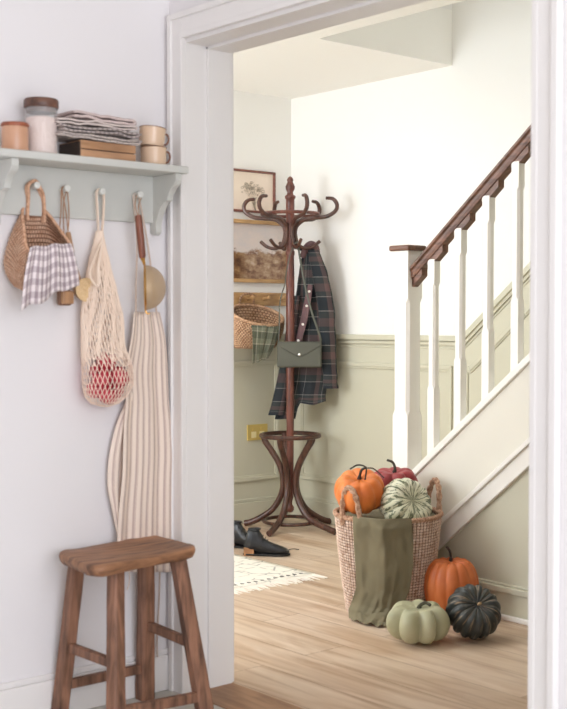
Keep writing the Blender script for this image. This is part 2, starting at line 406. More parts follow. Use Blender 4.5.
# steps
m = MB()
for k in range(11):
    x = NX0+.05+k*.235; z = .195*(k+1)
    m.box((x, SY+.03, 0 if k < 3 else z-.4), (x+.235, BY-.03, z-.03)); m.box((x-.02, SY+.03, z-.03), (x+.235, BY-.03, z))
m.build('steps', STAIRW, st, bevel=.004, **sm)
def post(m, x0, x1, y0, y1, z0, z1, zb, zt, c):
    """square post with stopped chamfers between zb and zt"""
    cx, cy, hx, hy = (x0+x1)/2, (y0+y1)/2, (x1-x0)/2, (y1-y0)/2
    def ringp(k):
        return [(cx+sx*(hx-(k if a else 0)), cy+sy*(hy-(0 if a else k))) for sx, sy, a in ((-1, -1, 1), (-1, -1, 0), (-1, 1, 0), (-1, 1, 1), (1, 1, 1), (1, 1, 0), (1, -1, 0), (1, -1, 1))]
    lv = [(z0, .0008), (zb, .0008), (zb+c*1.6, c), (zt-c*1.6, c), (zt, .0008), (z1, .0008)]; n = len(m.v)
    for z, k in lv:
        for p in ringp(k): m.v.append(V((*p, z)))
    for i in range(len(lv)-1):
        for j in range(8): m.face([n+i*8+j, n+i*8+(j+1) % 8, n+i*8+8+(j+1) % 8, n+i*8+8+j])
    m.face([n+j for j in range(8)]); m.face([n+40+j for j in range(8)])
m = MB(); post(m, NX0, NX1, NY_0, NY_1, 0, 1.462, .76, 1.26, .013); nw = m.build('newel_post', STAIRW, st, **sm)
m = MB().box((NX0-.014, NY_0-.014, 1.458), (NX1+.014, NY_1+.014, 1.482)); m.build('newel_cap', RAIL, nw, bevel=.008, smooth=False, seg=3)
# handrail
q = at(425, 250, 1, 1.53); zr = lambda x: q.z+.005+SL*(x-q.x)
hx0, hx1 = NX1-.0, 1.3
sec = [(-.022, -.062), (.022, -.062), (.026, -.045), (.026, -.030), (.034, -.022), (.034, -.010), (.022, .0), (-.022, .0), (-.034, -.010), (-.034, -.022), (-.026, -.030), (-.026, -.045)]
m = MB(); n = len(sec)
for x in (hx0, hx1):
    for dy, dz in sec: m.v.append(V((x, 1.553+dy, zr(x)+dz)))
for i in range(n): j = (i+1) % n; m.face([i, j, n+j, n+i])
m.face(list(range(n))); m.face(list(range(n, 2*n))[::-1])
hr = m.build('handrail', RAIL, st, bevel=.002, **sm)
BX = [-.300+.1455*k for k in range(8)]
for k, bx in enumerate(BX):
    zt = zr(bx)-.066; m = MB(); post(m, bx-.0185, bx+.0185, 1.534, 1.571, zc(bx)-.02, zt-.004, zc(bx)+.28, zt-.10, .0085)
    m.build('baluster', STAIRW, st, **sm)
    m = MB(); a, b = bx-.022, bx+.062
    m.prism([(a, zr(a)-.062), (a, zr(a)-.062-.012), (bx+.018, zr(bx)-.090+.012), (b, zr(b)-.092), (b, zr(b)-.062)], lambda p, q_, h: (p, 1.553+h, q_), -.018, .018)
    m.build('infill_strip', RAIL, hr, **sm)
m = MB(); a, b = NX1, NX1+.055; m.prism([(a, zr(a)-.062), (a, zr(a)-.092), (b, zr(b)-.092), (b, zr(b)-.062)], lambda p, q_, h: (p, 1.553+h, q_), -.018, .018); m.build('infill_strip', RAIL, hr, **sm)

# ================================================================== WALL SHELF
sh = thing('wall_shelf', 'grey green painted wall shelf with scrolled brackets and a row of pegs', 'shelf', (0, -.35, 1.43))
SD, ST, SZ = .150, 1.631, 1.609         # depth, top, underside
SY0, SY1 = -.70, -.034
m = MB().box((0, SY0, SZ), (SD, SY1, ST)); m.build('shelf_board', SHELFP, sh, bevel=.004, smooth=False)
m = MB().box((0, -.67, 1.466), (.018, -.054, SZ)); m.build('back_board', SHELFP, sh, bevel=.002, smooth=False)
bp = [(.0, SZ), (.0, 1.436), (.020, 1.428), (.034, 1.438), (.034, 1.458), (.044, 1.485), (.062, 1.512), (.076, 1.526), (.092, 1.530), (.098, 1.545), (.112, 1.562), (.130, 1.574), (.140, 1.588), (.140, SZ)]
bps = [bp[0], bp[1]] + [tuple(p[:2]) for p in spl([(*p, 0) for p in bp[2:-1]], 4)] + [bp[-1]]
for yb in (-.076, -.622):
    m = MB().prism(bps, lambda a, b, h: (a, h, b), yb, yb+.022); m.build('bracket', SHELFP, sh, bevel=.002, smooth=False)
PEGS = []
for (u, v_) in [(35.5, 187), (66, 190), (101, 193), (139, 196)]:
    p = at(u, v_, 0, .045); PEGS.append(p)
    m = MB().lathe([(.009, 0), (.007, .006), (.0055, .014), (.006, .024), (.0095, .029), (.0105, .034), (.009, .039), (0, .041)], 16, (.018, p.y, p.z), axis=(1, 0, .12))
    m.build('peg', PEG, sh)

# ---- things on the shelf
def jar_lathe(t, r, h, y, x, mat, lid, lidh, lidr, fill=None, fh=0):
    g = MB().lathe([(0, 0), (r*.94, 0), (r, .006), (r, h-.01), (r*.97, h), (r*.93, h), (r*.93, .006), (0, .004)], 40, (x, y, ST)); g.build('jar_body', mat, t)
    if fill: MB().lathe([(0, .005), (r*.915, .005), (r*.915, fh), (r*.5, fh+.006), (0, fh+.003)], 32, (x, y, ST)).build('oats', fill, t)
    MB().lathe([(0, -.012), (r*.9, -.012), (r*.9, 0), (lidr*.96, 0), (lidr, .004), (lidr, lidh-.005), (lidr*.93, lidh), (0, lidh)], 40, (x, y, ST+h)).build('lid', lid, t)
mg, nt, bs = newmat('clear_glass'); bs.inputs['Base Color'].default_value = (.97, .98, .98, 1); bs.inputs['Roughness'].default_value = .03; bs.inputs['Alpha'].default_value = .14
AMB = M('amber_stoneware', (206, 160, 130), .3, c2=(196, 148, 118), scale=12)
LID1 = wood('acacia_lid', (122, 84, 68), (72, 48, 40), 1, 10, .4); LID2 = wood('cherry_lid', (176, 104, 74), (146, 80, 56), 1, 9, .4)
OATS = M('pale_oats', (236, 216, 208), .9, c2=(218, 194, 184), scale=160, bump=.6)
GL = mg
pj = at(15, 148, 0, .085)
t = thing('storage_jar', 'short amber jar with a thin reddish wooden lid, left end of shelf', 'jar', (.085, pj.y, ST)); jar_lathe(t, .037, .070, pj.y, .085, AMB, LID2, .011, .039)
pj = at(41.5, 150, 0, .075)
t = thing('storage_jar', 'tall clear glass jar of pale oats with thick dark wooden lid', 'jar', (.075, pj.y, ST)); jar_lathe(t, .047, .132, pj.y, .075, GL, LID1, .026, .049, OATS, .104)
# wooden box
xb0, xb1 = .012, .132; y0 = at(81, 158, 0, xb1).y; y1 = at(136, 160, 0, xb1).y
t = thing('wooden_box', 'small open oak box under the folded cloths on the shelf', 'box', (.07, (y0+y1)/2, ST))
OAKB = wood('box_oak', (196, 152, 116), (160, 118, 84), 1, 6, .5); DKB = M('dark_box_brown', (70, 58, 50), .6)
m = MB().box((xb0, y0, ST), (xb1, y1, ST+.022)); m.build('box_base', OAKB, t, bevel=.002, smooth=False)
m = MB().box((xb0, y0, ST+.0245), (xb1, y1, ST+.048)); m.build('box_lid', OAKB, t, bevel=.002, smooth=False)
m = MB().box((xb0+.004, y0+.004, ST+.02), (xb1-.004, y1-.004, ST+.026)).box((xb0+.003, y0-.0015, ST+.003), (xb1-.003, y0+.001, ST+.045)); tag(m.build('dark_end_panel', DKB, t, smooth=False), 'dark brown end panel and seam')  # dark brown strip in the seam and thin sheet over one end
# folded cloths : serpentine folds
def folded(name, label, y0, y1, x0, x1, z0, layers, lh, mat, seed, group='folded cloths stacked on the wooden box'):
    rnd = random.Random(seed); cols = 2*layers-1
    path = []
    for k in range(layers):
        z = z0+lh*(k+.5); ya, yb = y0+rnd.uniform(0, .012), y1-rnd.uniform(0, .014)
        xs = [(ya+(yb-ya)*i/9, z) for i in range(10)]
        if k % 2: xs.reverse()
        path += [(a, b) for a, b in xs]
        if k < layers-1:
            e = xs[-1]; s_ = 1 if k % 2 == 0 else -1; path.append((e[0]+s_*lh*.45, e[1]+lh*.5))
    P = spl([(a, b, 0) for a, b in path], 2); NN = len(P)-1
    def fn(u, v):
        p = P[int(round(v*NN))]; x = x0+(x1-x0)*u
        edge = 1-min(u, 1-u)*8 if min(u, 1-u) < .125 else 0
        dz = .004*nz((x*30, p.x*34, p.y*60), 1, seed) + .007*nz((x*9, p.x*14, 0), 1, seed+4) - .002*edge
        return V((x+.006*nz((p.x*25, p.y*200, u*2), 1, seed+9), p.x+.003*nz((x*40, 0, p.y*90), 1, seed+2), p.y+dz))
    m = MB().grid(fn, 16, NN, us=1.4, vs=layers*2.0)
    return tag(m.build(name, mat, solid=lh*.62), label, 'cloth', group)
cy0 = at(60, 145, 0, .13).y; cy1 = at(141, 145, 0, .13).y
GREYC = cloth('grey_linen', [(0, (186, 174, 168)), (.8, (140, 128, 124))], [(0, (196, 184, 178)), (.85, (150, 138, 134))], 7, 7)
CHK = cloth('grey_check_linen', [(0, (216, 204, 198)), (.55, (136, 124, 124))], [(0, (216, 204, 198)), (.6, (140, 128, 126))], 7, 9)
STR = cloth('pale_striped_linen', [(0, (214, 200, 194)), (.75, (140, 126, 124))], None, 9, 8)
PNK = cloth('mauve_linen', [(0, (208, 190, 186)), (.93, (178, 158, 156))], [(0, (208, 190, 186))], 8, 4)
z = ST+.052
folded('folded_cloth', 'grey linen cloth at the bottom of the folded pile', cy0-.006, cy1+.002, .006, .134, z, 2, .009, GREYC, 1); z += .019
folded('folded_cloth', 'grey and cream checked cloth, second in the folded pile', cy0+.0, cy1-.002, .01, .136, z, 2, .0095, CHK, 2); z += .020
folded('folded_cloth', 'pale striped cloth just below the topmost folded one', cy0-.010, cy1-.012, .01, .13, z, 2, .0085, STR, 3); z += .018
folded('folded_cloth', 'mauve pink linen cloth lying topmost on the folded pile', cy0+.045, cy1-.018, .015, .125, z, 2, .0115, PNK, 4)
# cups
CREAM = M('cream_enamel', (226, 196, 168), .25); CBR = M('brown_rim_enamel', (128, 84, 62), .3)
def cup(label, y, z, tilt, hz):
    t = thing('mug', label, 'mug', (.085, y, z)); t.rotation_euler = (tilt, 0, 0)
    r = .0385
    m = MB().lathe([(0, 0), (r*.88, 0), (r*.94, .004), (r, .015), (r*1.03, .053), (r*1.05, .055), (r*1.0, .055), (r*.95, .02), (r*.85, .006), (0, .005)], 36)
    m.v = [world_of(t) @ p for p in m.v]; m.build('cup', CREAM, t)
    pts = spl([(0, r*.98, .044), (0, r+.015, .047), (0, r+.022, .033), (0, r+.015, .017), (0, r*.96, .013)], 5)
    m = MB().tube([world_of(t) @ p for p in pts], .0032, 8); m.build('handle', CBR, t)
    m = MB().tube([world_of(t) @ V((r*1.04*math.cos(a*PI/12), r*1.04*math.sin(a*PI/12), .0555)) for a in range(24)], .0013, 6, closed=True); m.build('rim', CBR, t)
yc = at(153.5, 160, 0, .085).y
cup('cream mug with brown handle standing on shelf, lower of two', yc, ST, 0, 0)
cup('cream mug stacked tilted in the lower mug', yc-.008, ST+.058, math.radians(-6), 0)


# ================================================================== HANGING ON THE PEGS
def sgn(x, p): return math.copysign(abs(x)**p, x)
STRAW = weave_mat('twisted_straw', (234, 196, 168), (204, 156, 126), 60, 25, gap=(112, 72, 50), w=.20)
STRAW2 = M('straw_rope', (232, 190, 160), .8, c2=(190, 140, 108), scale=90, bump=.5)
# ---- straw basket bag
p0 = PEGS[0]; by = at(38, 200, 0, .085).y
t = thing('straw_bag', 'round straw basket bag hanging by its handles from the first peg', 'bag', (.02, by, 1.24))
def loop4(ps, n=16):
    bl_, br_, fr_, fl_ = ps; mid = lambda p, q, d: (p+q)/2+d
    return spl([bl_, mid(bl_, br_, V((-.003, 0, .003))), br_, mid(br_, fr_, V((.0, .006, .0))), fr_, mid(fr_, fl_, V((.012, 0, -.004))), fl_, mid(fl_, bl_, V((.0, -.006, .0)))], n, closed=True)
LP = [loop4([at(23, 209, 0, .016), at(45, 211, 0, .016), at(70, 247, 0, .118), at(29, 250, 0, .128)]),
      loop4([at(11, 236, 0, .014), at(50, 236, 0, .014), at(72, 256, 0, .120), at(25, 262, 0, .132)]),
      loop4([at(5, 264, 0, .014), at(48, 262, 0, .014), at(68, 272, 0, .110), at(23, 278, 0, .122)]),
      loop4([at(14, 284, 0, .022), at(44, 280, 0, .022), at(58, 285, 0, .09), at(27, 291, 0, .098)]),
      loop4([at(26, 287, 0, .04), at(42, 286, 0, .04), at(48, 288, 0, .07), at(34, 291, 0, .07)])]
NL = len(LP[0]); ROWS = 25; STR_N = 56; cols_ = [spl([l[k] for l in LP], 26) for k in range(NL)]; NV_ = len(cols_[0])-1
def bag(u, v):
    k = int(round(u*NL)) % NL; col_ = cols_[k]; p = col_[int(round(v*NV_))]
    d = V((p.x-.07, p.y-by+.015, 0)); d = d.normalized() if d.length > 1e-4 else V((0, 0, -1))
    p = p+d*(abs(math.sin(PI*v*ROWS))*.0048-.003); return V((max(p.x, .006), p.y, p.z))
MB().grid(bag, NL, NV_, cu=True).build('bag_body', STRAW, t, solid=.003, sharp=80)
m = MB().tube(LP[0], .0048, 8, closed=True); m.build('rim_braid', STRAW2, t)
bz2, bz = LP[0][4], LP[0][int(NL*.125*2)-4]
hp = spl([bz2+V((.004, 0, -.04)), bz2+V((.004, .004, .03)), V((p0.x-.014, p0.y-.020, p0.z+.001)), V((p0.x-.014, p0.y, p0.z+.0165)), V((p0.x-.014, p0.y+.016, p0.z-.002)), bz+V((.004, -.002, .03)), bz+V((.004, 0, -.04))], 8)
for dx in (0, .0105):
    MB().tube([p+V((dx, 0, .002 if dx else 0)) for p in hp], .0050, 8).build('handle', STRAW2, t)
# ---- gingham cloth over its front rim
GING = cloth('gingham', [(0, (244, 238, 238)), (.5, (192, 180, 184))], [(0, (244, 238, 238)), (.5, (192, 180, 184))], 10.5, 10.5, mode='MULTIPLY', fac=.75)
gx = .158
A_ = [at(30, 248, 0, .13), at(29, 249.5, 0, gx), at(24, 275, 0, gx+.004), at(21, 309, 0, gx-.01)]
B_ = [at(69, 245, 0, .11), at(72, 247, 0, gx-.012), at(77, 268, 0, gx-.006), at(79, 287, 0, gx-.02)]
A_.insert(0, A_[0]+V((-.02, .01, -.03))); B_.insert(0, B_[0]+V((-.02, 0, -.03)))
SA, SB = spl(A_, 7), spl(B_, 7)
def drape(SA, SB, nu, amp, folds, ph=0, nrm=V((1, 0, 0)), droop=0, us=1, vs=1, a0=.3, jag=0):
    N = len(SA)-1
    def fn(u, v):
        i = int(round(v*N)); p = SA[i].lerp(SB[i], u)
        a = amp*(a0+(1-a0)*v)
        off_ = a*(math.sin(2*PI*folds*u+ph+1.2*v)*.7+.5*math.sin(2*PI*folds*1.7*u+ph*2-2*v)+1.0*nz((u*3, v*2, 0), 1, ph+3))
        p = p + nrm*off_ + V((0, 0, -droop*v*math.sin(PI*u)+jag*v*nz((u*5, 3, 1), 1, ph)))
        return p
    return MB().grid(fn, nu, N, us=us, vs=vs)
m = drape(SA, SB, 40, .005, 3.2, .5, us=1.1, vs=.9, droop=-.004, jag=.012)
tag(m.build('checked_cloth', GING, solid=.0015), 'grey and white gingham cloth draped over the straw bag front', 'cloth')

# ---- second peg: brush on a cord
p1_ = PEGS[1]; BRW = wood('brush_beech', (206, 160, 118), (170, 124, 88), 2, 8, .5); BRS = M('natural_bristle', (234, 204, 160), .9, c2=(214, 180, 134), scale=200, bump=.5)
DKW = wood('brush_dark_wood', (132, 96, 74), (96, 68, 52), 2, 8, .5)
hd = at(82, 290, 0, .035)
t = thing('dish_brush', 'wooden dish brush with round pale bristle head on the second peg', 'brush', (.03, hd.y, hd.z-.03))
topb = at(68, 232, 0, .032)
m = MB().tube(spl([topb, at(72, 252, 0, .034), at(77, 272, 0, .035), hd], 6), [.0075]*7+[.006]*12, 10); m.build('handle', BRW, t)
m = MB().lathe([(0, -.012), (.022, -.012), (.026, -.006), (.026, .0), (0, .002)], 24, hd, axis=(1, .0, 0)); m.build('head', BRW, t)
def bris(u, v):
    a = 2*PI*u; r = .026+.009*v; return hd+V((.002+.022*v-.004*v*nz((u*40, 0, 0)), r*math.cos(a)*(1+.03*math.sin(60*a)), r*math.sin(a)*(1+.03*math.sin(60*a))))
m = MB().grid(bris, 90, 4, cu=True)
m.grid(lambda u, v: hd+V((.024-.001*math.sin(80*u*v), .035*v*math.cos(2*PI*u), .035*v*math.sin(2*PI*u))), 60, 6, cu=True); m.build('bristles', BRS, t)
m = MB().tube(spl([topb, at(69, 212, 0, .032), V((.036, p1_.y+.009, p1_.z)), V((.036, p1_.y, p1_.z+.010)), V((.036, p1_.y-.008, p1_.z)), at(66, 212, 0, .030), topb+V((0, 0, .001))], 6), .0017, 6); m.build('cord', JUTE, t)
bb = at(66, 300, 0, .045)
t = thing('pot_brush', 'small dark wooden block brush showing below the gingham cloth', 'brush', (.04, bb.y, bb.z-.02))
m = MB().box(bb+V((-.016, -.024, -.016)), bb+V((.0, .022, .03))); m.build('block', DKW, t, bevel=.007, smooth=False, seg=3)
m = MB().box(bb+V((0, -.019, -.012)), bb+V((.018, .017, .026))); m.build('bristles', BRW, t, bevel=.004, smooth=False)
m = MB().tube(spl([bb+V((-.008, 0, .03)), V((.028, p1_.y-.02, 1.33)), V((.031, p1_.y-.009, 1.48)), V((.033, p1_.y-.008, p1_.z)), V((.033, p1_.y, p1_.z+.0095)), V((.033, p1_.y+.008, p1_.z)), V((.029, p1_.y+.0, 1.48)), bb+V((-.004, .004, .03))], 6), .0016, 6); m.build('cord', JUTE, t)

# ---- string bag with apples on the third peg
p2_ = PEGS[2]; NET = M('ecru_cotton_net', (244, 224, 206), .95)
t = thing('string_bag', 'ecru cotton string bag holding red apples on the third peg', 'bag', (.06, p2_.y, .92))
# outline by height: (z, centre y, half width y, half depth x, centre x)
OUT = [(.912, -.284, .012, .012, .072), (.920, -.286, .042, .040, .070), (.942, -.284, .066, .056, .072), (.980, -.280, .080, .066, .076), (1.03, -.282, .078, .064, .074), (1.09, -.286, .068, .046, .062), (1.17, -.282, .070, .036, .052), (1.25, -.284, .056, .026, .044), (1.33, -.283, .036, .018, .038), (1.40, -.281, .016, .012, .036), (1.43, -.280, .009, .009, .036)]
def netpt(a, z):
    cy, hy, hx, cx = lerp1(OUT, z)
    bump_ = 1+.05*math.sin(3*a+1)*(1 if z < 1.06 else .3)
    return V((max(.006, cx+hx*math.sin(a)*bump_), cy+hy*math.cos(a)*bump_, z+.0*a))
# diamond net: zig-zag diagonals both ways, mesh size shrinks where the bag is gathered
ZL = [.912]; 
while ZL[-1] < 1.43: ZL.append(ZL[-1] + (.0085+.0095*min(1, abs(ZL[-1]-.912)/.05) if ZL[-1] < 1.05 else .016))
NA = 34
for sgn_ in (1, -1):
    for k in range(NA):
        pts = []
        for j, z in enumerate(ZL):
            a = 2*PI*(k+sgn_*j*.5)/NA
            if math.sin(a) > -.55 or z > 1.2: pts.append(netpt(a, z))
            else:
                if len(pts) > 1: m_ = MB(); m_.tube(pts, .0011, 5); NETM = globals().setdefault('NETM', MB()); NETM.v, NETM.f, NETM.uv, NETM.mi = NETM.v+m_.v, NETM.f+[[i+len(NETM.v) for i in f] for f in m_.f], NETM.uv+m_.uv, NETM.mi+m_.mi
                pts = []
        if len(pts) > 1:
            NETM = globals().setdefault('NETM', MB()); NETM.tube(pts, .0011, 5)
NETM.build('net', NET, t)
# gathered upper cloth of the net (dense strands)
def gath(u, v):
    z = 1.12+(1.43-1.12)*v; a = 2*PI*u; p = netpt(a, z); c = V((.04, lerp1(OUT, z)[0], z)); rip = 1-.16*abs(math.sin(17*a))-.05
    return c+(p-c)*rip
g = MB()
for k in range(64):
    a = 2*PI*k/64+.03*math.sin(k*7); z0 = 1.05+.05*nz((k*1.3, 0, 0))
    g.tube([netpt(a+.05*math.sin(z*40+k), z)+V((.0012*math.sin(k*3), 0, 0)) for z in [z0+(1.43-z0)*i/14 for i in range(15)]], .0021, 5)
g.build('gathered_strands', NET, t)
hA = spl([V((.040, p2_.y+.004, 1.41)), V((.040, p2_.y+.011, 1.48)), V((.040, p2_.y+.012, p2_.z)), V((.040, p2_.y, p2_.z+.0115)), V((.040, p2_.y-.012, p2_.z)), V((.042, p2_.y-.010, 1.48)), V((.040, p2_.y-.006, 1.41))], 8)
m = MB(); m.tube(hA, .0062, 8, flat=.45)
m.build('handle', NET, t)
e = at(96, 285, 0, .09)
m = MB().tube(spl([V((.05, p2_.y-.004, 1.40)), at(93, 262, 0, .085), at(90, 276, 0, .09), e, at(99, 283, 0, .09), at(98, 268, 0, .085), at(101, 250, 0, .06), V((.05, p2_.y, 1.41))], 7), .0045, 8, flat=.5); m.build('handle', NET, t)
APL = M('red_apple_skin', (178, 38, 56), .35, c2=(206, 70, 86), scale=14); STEMD = M('dark_stem', (70, 56, 44), .8)
def apple(c, r, ax, lab):
    t_ = thing('red_apple', lab, 'apple', c, 0, 'red apples in the string bag')
    q = V((0, 0, 1)).rotation_difference(V(ax)).to_matrix()
    def fn(u, v):
        f = PI*v; rr = r*(1+.10*math.sin(f)**2)*(1-.28*math.exp(-(f/.38)**2)-.12*math.exp(-((PI-f)/.3)**2))
        return V(c)+q@V((rr*math.sin(f)*math.cos(2*PI*u), rr*math.sin(f)*math.sin(2*PI*u), rr*math.cos(f)*.95))
    MB().grid(fn, 24, 16, cu=True).build('flesh', APL, t_)
    MB().tube([V(c)+q@V((0, 0, r*.6)), V(c)+q@V((.002, 0, r*1.02))], .0018, 6).build('stem', STEMD, t_)
AP = [((.056, -.306, .964), .029, (0, -.4, .9), 'red apple at the lower left of the string bag'),
      ((.082, -.282, .948), .030, (.6, .2, .7), 'red apple at the very bottom of the string bag'),
      ((.056, -.246, .962), .030, (0, .8, .4), 'red apple at the lower right of the string bag'),
      ((.094, -.310, .998), .028, (.3, -.7, .6), 'red apple resting above the lower left one in the bag'),
      ((.092, -.248, 1.000), .030, (.5, .5, .6), 'red apple bulging at the right side of the string bag'),
      ((.044, -.284, 1.014), .030, (0, 0, 1), 'red apple behind the others, against the wall side'),
      ((.080, -.284, 1.048), .028, (.5, -.1, .8), 'topmost red apple in the string bag')]
for c, r, ax, lab in AP: apple(c, r, ax, lab)

# ---- fourth peg: strainer and striped apron
p3_ = PEGS[3]; HW = wood('walnut_strainer_handle', (150, 92, 72), (116, 68, 54), 2, 9, .4)
GOLD = M('satin_gold', (206, 160, 92), .25, metal=1)
sx = .085
a_, b_ = at(138.2, 215, 0, sx), at(142.5, 258, 0, sx)
t = thing('tea_strainer', 'gold mesh strainer with long wooden handle on the fourth peg', 'strainer', b_)
m = MB().tube([a_, a_.lerp(b_, .05), a_.lerp(b_, .5), a_.lerp(b_, .95), b_], [.0085, .0105, .0115, .0105, .0085], 14); m.build('handle', HW, t)
c_ = at(144.5, 265, 0, sx); e_ = at(145.5, 310, 0, sx)
m = MB().tube([b_+V((0, 0, .002)), b_.lerp(c_, .4), c_], [.0085, .0055, .004], 12)
mid = (c_+e_)/2; R_ = (c_-e_).length/2; up_ = (c_-e_).normalized(); sd = V((.55, .83, 0)); sd = (sd-up_*sd.dot(up_)).normalized(); nn = up_.cross(sd)
# rim circle seen nearly edge on: spans up_ and nn; bowl bulges to sd (right)
dish = sd; rimu = up_; rimw = nn
m.tube([mid+(rimu*math.cos(2*PI*k/40)+rimw*math.sin(2*PI*k/40))*R_ for k in range(40)], .0032, 8, closed=True); m.build('rim', GOLD, t)
m = MB().tube(spl([e_+V((0, 0, 0)), e_-up_*.010+dish*.004, e_-up_*.012+dish*.012], 4), .002, 6); m.build('rest_hook', GOLD, t)
bw = MB()
bw.grid(lambda u, v: mid+(rimu*math.cos(2*PI*u)+rimw*math.sin(2*PI*u))*R_*math.cos(v*PI/2*.999)+dish*R_*.93*math.sin(v*PI/2), 56, 22, cu=True)
ms, nt, bs = newmat('fine_gold_mesh'); bs.inputs['Base Color'].default_value = lin((205, 172, 118)); bs.inputs['Metallic'].default_value = .6; bs.inputs['Roughness'].default_value = .45
bs.inputs['Base Color'].default_value = lin((196, 168, 130)); bs.inputs['Metallic'].default_value = .25; bs.inputs['Alpha'].default_value = .62
bw.build('mesh_bowl', ms, t)
m = MB().tube(spl([a_+V((0, -.002, 0)), a_+V((-.01, -.004, .03)), V((.045, p3_.y-.009, p3_.z)), V((.043, p3_.y, p3_.z+.0115)), V((.045, p3_.y+.010, p3_.z)), a_+V((-.01, .008, .03)), a_+V((0, .003, 0))], 7), .0016, 6); m.build('hanging_loop', JUTE, t)
# apron
APR = cloth('ticking_stripe', [(0, (238, 222, 208)), (.52, (198, 177, 168)), (.80, (238, 222, 208)), (.85, (204, 184, 174)), (.93, (238, 222, 208))], None, 9, 1)
t = thing('striped_apron', 'beige and grey brown striped apron hanging from the fourth peg to the stool', 'apron', (.03, -.12, .45))
rows = [(312, 133, 160), (340, 130, 166), (372, 124, 168), (400, 125, 169), (425, 123, 171), (455, 122, 172), (480, 121, 171), (510, 118, 171), (545, 116, 171), (572, 115, 171)]
L_ = spl([at(l, v_, 0, .040) for v_, l, r in rows], 5); R__ = spl([at(r, v_, 0, .036) for v_, l, r in rows], 5)
m = drape(L_, R__, 90, .0055, 2.1, .8, us=1, vs=1, a0=.9)
m.v = [p if p.x > .021 else V((.021+.1*(p.x-.021), p.y, p.z)) for p in m.v]
m.build('bib_and_skirt', APR, t, solid=.0012)
# turned back side flap on the left
fl_ = [(392, 128, 134), (405, 124, 132), (425, 116, 126), (450, 110, 123), (472, 107.5, 122), (490, 108, 121), (510, 112, 120), (535, 117, 120)]
L_ = spl([at(l, v_, 0, .022) for v_, l, r in fl_], 5); R__ = spl([at(r, v_, 0, .026) for v_, l, r in fl_], 5)
m = MB(); NN_ = len(L_)-1
m.grid(lambda u, v: L_[int(round(v*NN_))].lerp(R__[int(round(v*NN_))], u)+V((.012*math.sin(PI*min(1, u*1.1)), 0, 0)), 14, NN_, us=.28, vs=1); m.build('side_flap', APR, t, solid=.0012)
fr_ = [(440, 169, 170), (460, 169, 173.5), (475, 169, 173.5), (492, 169, 171.5), (512, 168, 169)]
L_ = spl([at(l, v_, 0, .030) for v_, l, r in fr_], 4); R2 = spl([at(r, v_, 0, .024) for v_, l, r in fr_], 4); N2 = len(L_)-1
m = MB().grid(lambda u, v: L_[int(round(v*N2))].lerp(R2[int(round(v*N2))], u), 4, N2, us=.1); m.build('side_flap', APR, t, solid=.0012)
# neck strap up to the peg
m = MB()
for u0, dy in ((136, -.010), (157, .011)):
    pts = spl([at(u0, 316, 0, .036), at(u0+(0 if dy < 0 else -4), 285, 0, .030), at(137 if dy < 0 else 147, 240, 0, .024), V((.030, p3_.y+dy, p3_.z-.01)), V((.030, p3_.y+dy*.4, p3_.z+.010))], 5)
    m.tube(pts, .0052, 6, flat=.3)
m.build('neck_strap', APR, t)
m = MB().tube(spl([at(160, 560, 0, .028), at(159, 600, 0, .024), at(157, 640, 0, .022), at(157.5, 657, 0, .026)], 6), .005, 6, flat=.25); m.build('tie_ribbon', APR, t)
m = MB().tube(spl([at(128, 560, 0, .03), at(129.5, 580, 0, .034), at(127, 590, 0, .034)], 6), .0035, 6, flat=.4); m.build('tie_ribbon', APR, t)

# ================================================================== STOOL
t = thing('wooden_stool', 'rustic worn wooden stool with thick seat standing below the pegs', 'stool', (.17, -.28, 0))
SH = .502
cA, cB, cC, cD = at(57, 551, 2, SH), at(96, 567, 2, SH), at(198, 546, 2, SH), at(152, 534, 2, SH)
cor = [cA, cB, cC, cD]
def seat(u, v):
    # superelliptic plan, u round, v from under side edge over rim to the centre of the top
    a = 2*PI*u
    s, c = sgn(math.sin(a), .28), sgn(math.cos(a), .28)
    k, z = [(0, -.034), (.90, -.034), (.965, -.030), (.99, -.020), (1.0, -.012), (.985, -.003), (.95, 0), (.6, 0), (.3, -.001), (0, -.002)][int(round(v*9))]
    x, y = (s*k*1.05+1)/2, (c*k*1.055+1)/2
    p = cA.lerp(cB, x).lerp(cD.lerp(cC, x), y)
    wz = .004*nz((p.x*9, p.y*7, 0), 1, 1) + .0025*nz((p.x*40, p.y*12, z*60), 1, 2)
    d = .006*nz((u*9, 0, 0), 1, 5)*(1 if k > .8 else 0)
    q = V((p.x, p.y, SH+z-(.004*(1-abs(2*y-1)) if z > -.01 else 0)))+V((0, 0, wz if k < .97 or z > -.02 else 0)); q.x += d
    return q
m = MB().grid(seat, 96, 9, cu=True); m.build('seat', STOOLW, t, sharp=50)
legs = {}
def leg(name, T, B, w0, w1, ang=0, dark=None):
    T, B = V(T), V(B); N = 10; m = MB()
    xa = V((math.cos(ang), math.sin(ang), 0)); ya = V((-math.sin(ang), math.cos(ang), 0)); n = len(m.v)
    for i in range(N+1):
        s = i/N; c = T.lerp(B, s); w_ = (w0+(w1-w0)*s)/2
        for k in range(8):
            ca, cb = ((-1, -.72), (-.72, -1), (.72, -1), (1, -.72), (1, .72), (.72, 1), (-.72, 1), (-1, .72))[k]
            j = 1+.06*nz((i*.9, k, ang), 1, name)
            m.v.append(c+xa*ca*w_*j+ya*cb*w_*j)
    for i in range(N):
        for k in range(8): m.face([n+i*8+k, n+i*8+(k+1) % 8, n+i*8+8+(k+1) % 8, n+i*8+8+k])
    m.face(list(range(n, n+8))); m.face(list(range(n+N*8, n+N*8+8))); m.build('leg', STOOLL, t, sharp=20)
    legs[name] = (T, B)
zt = SH-.030
BLt, BLb = (.075, -.385, zt), (.036, -.425, 0)
FLt, FLb = (.245, -.362, zt), (.298, -.398, 0)
BRt, BRb = (.070, -.140, zt), (.040, -.126, 0)
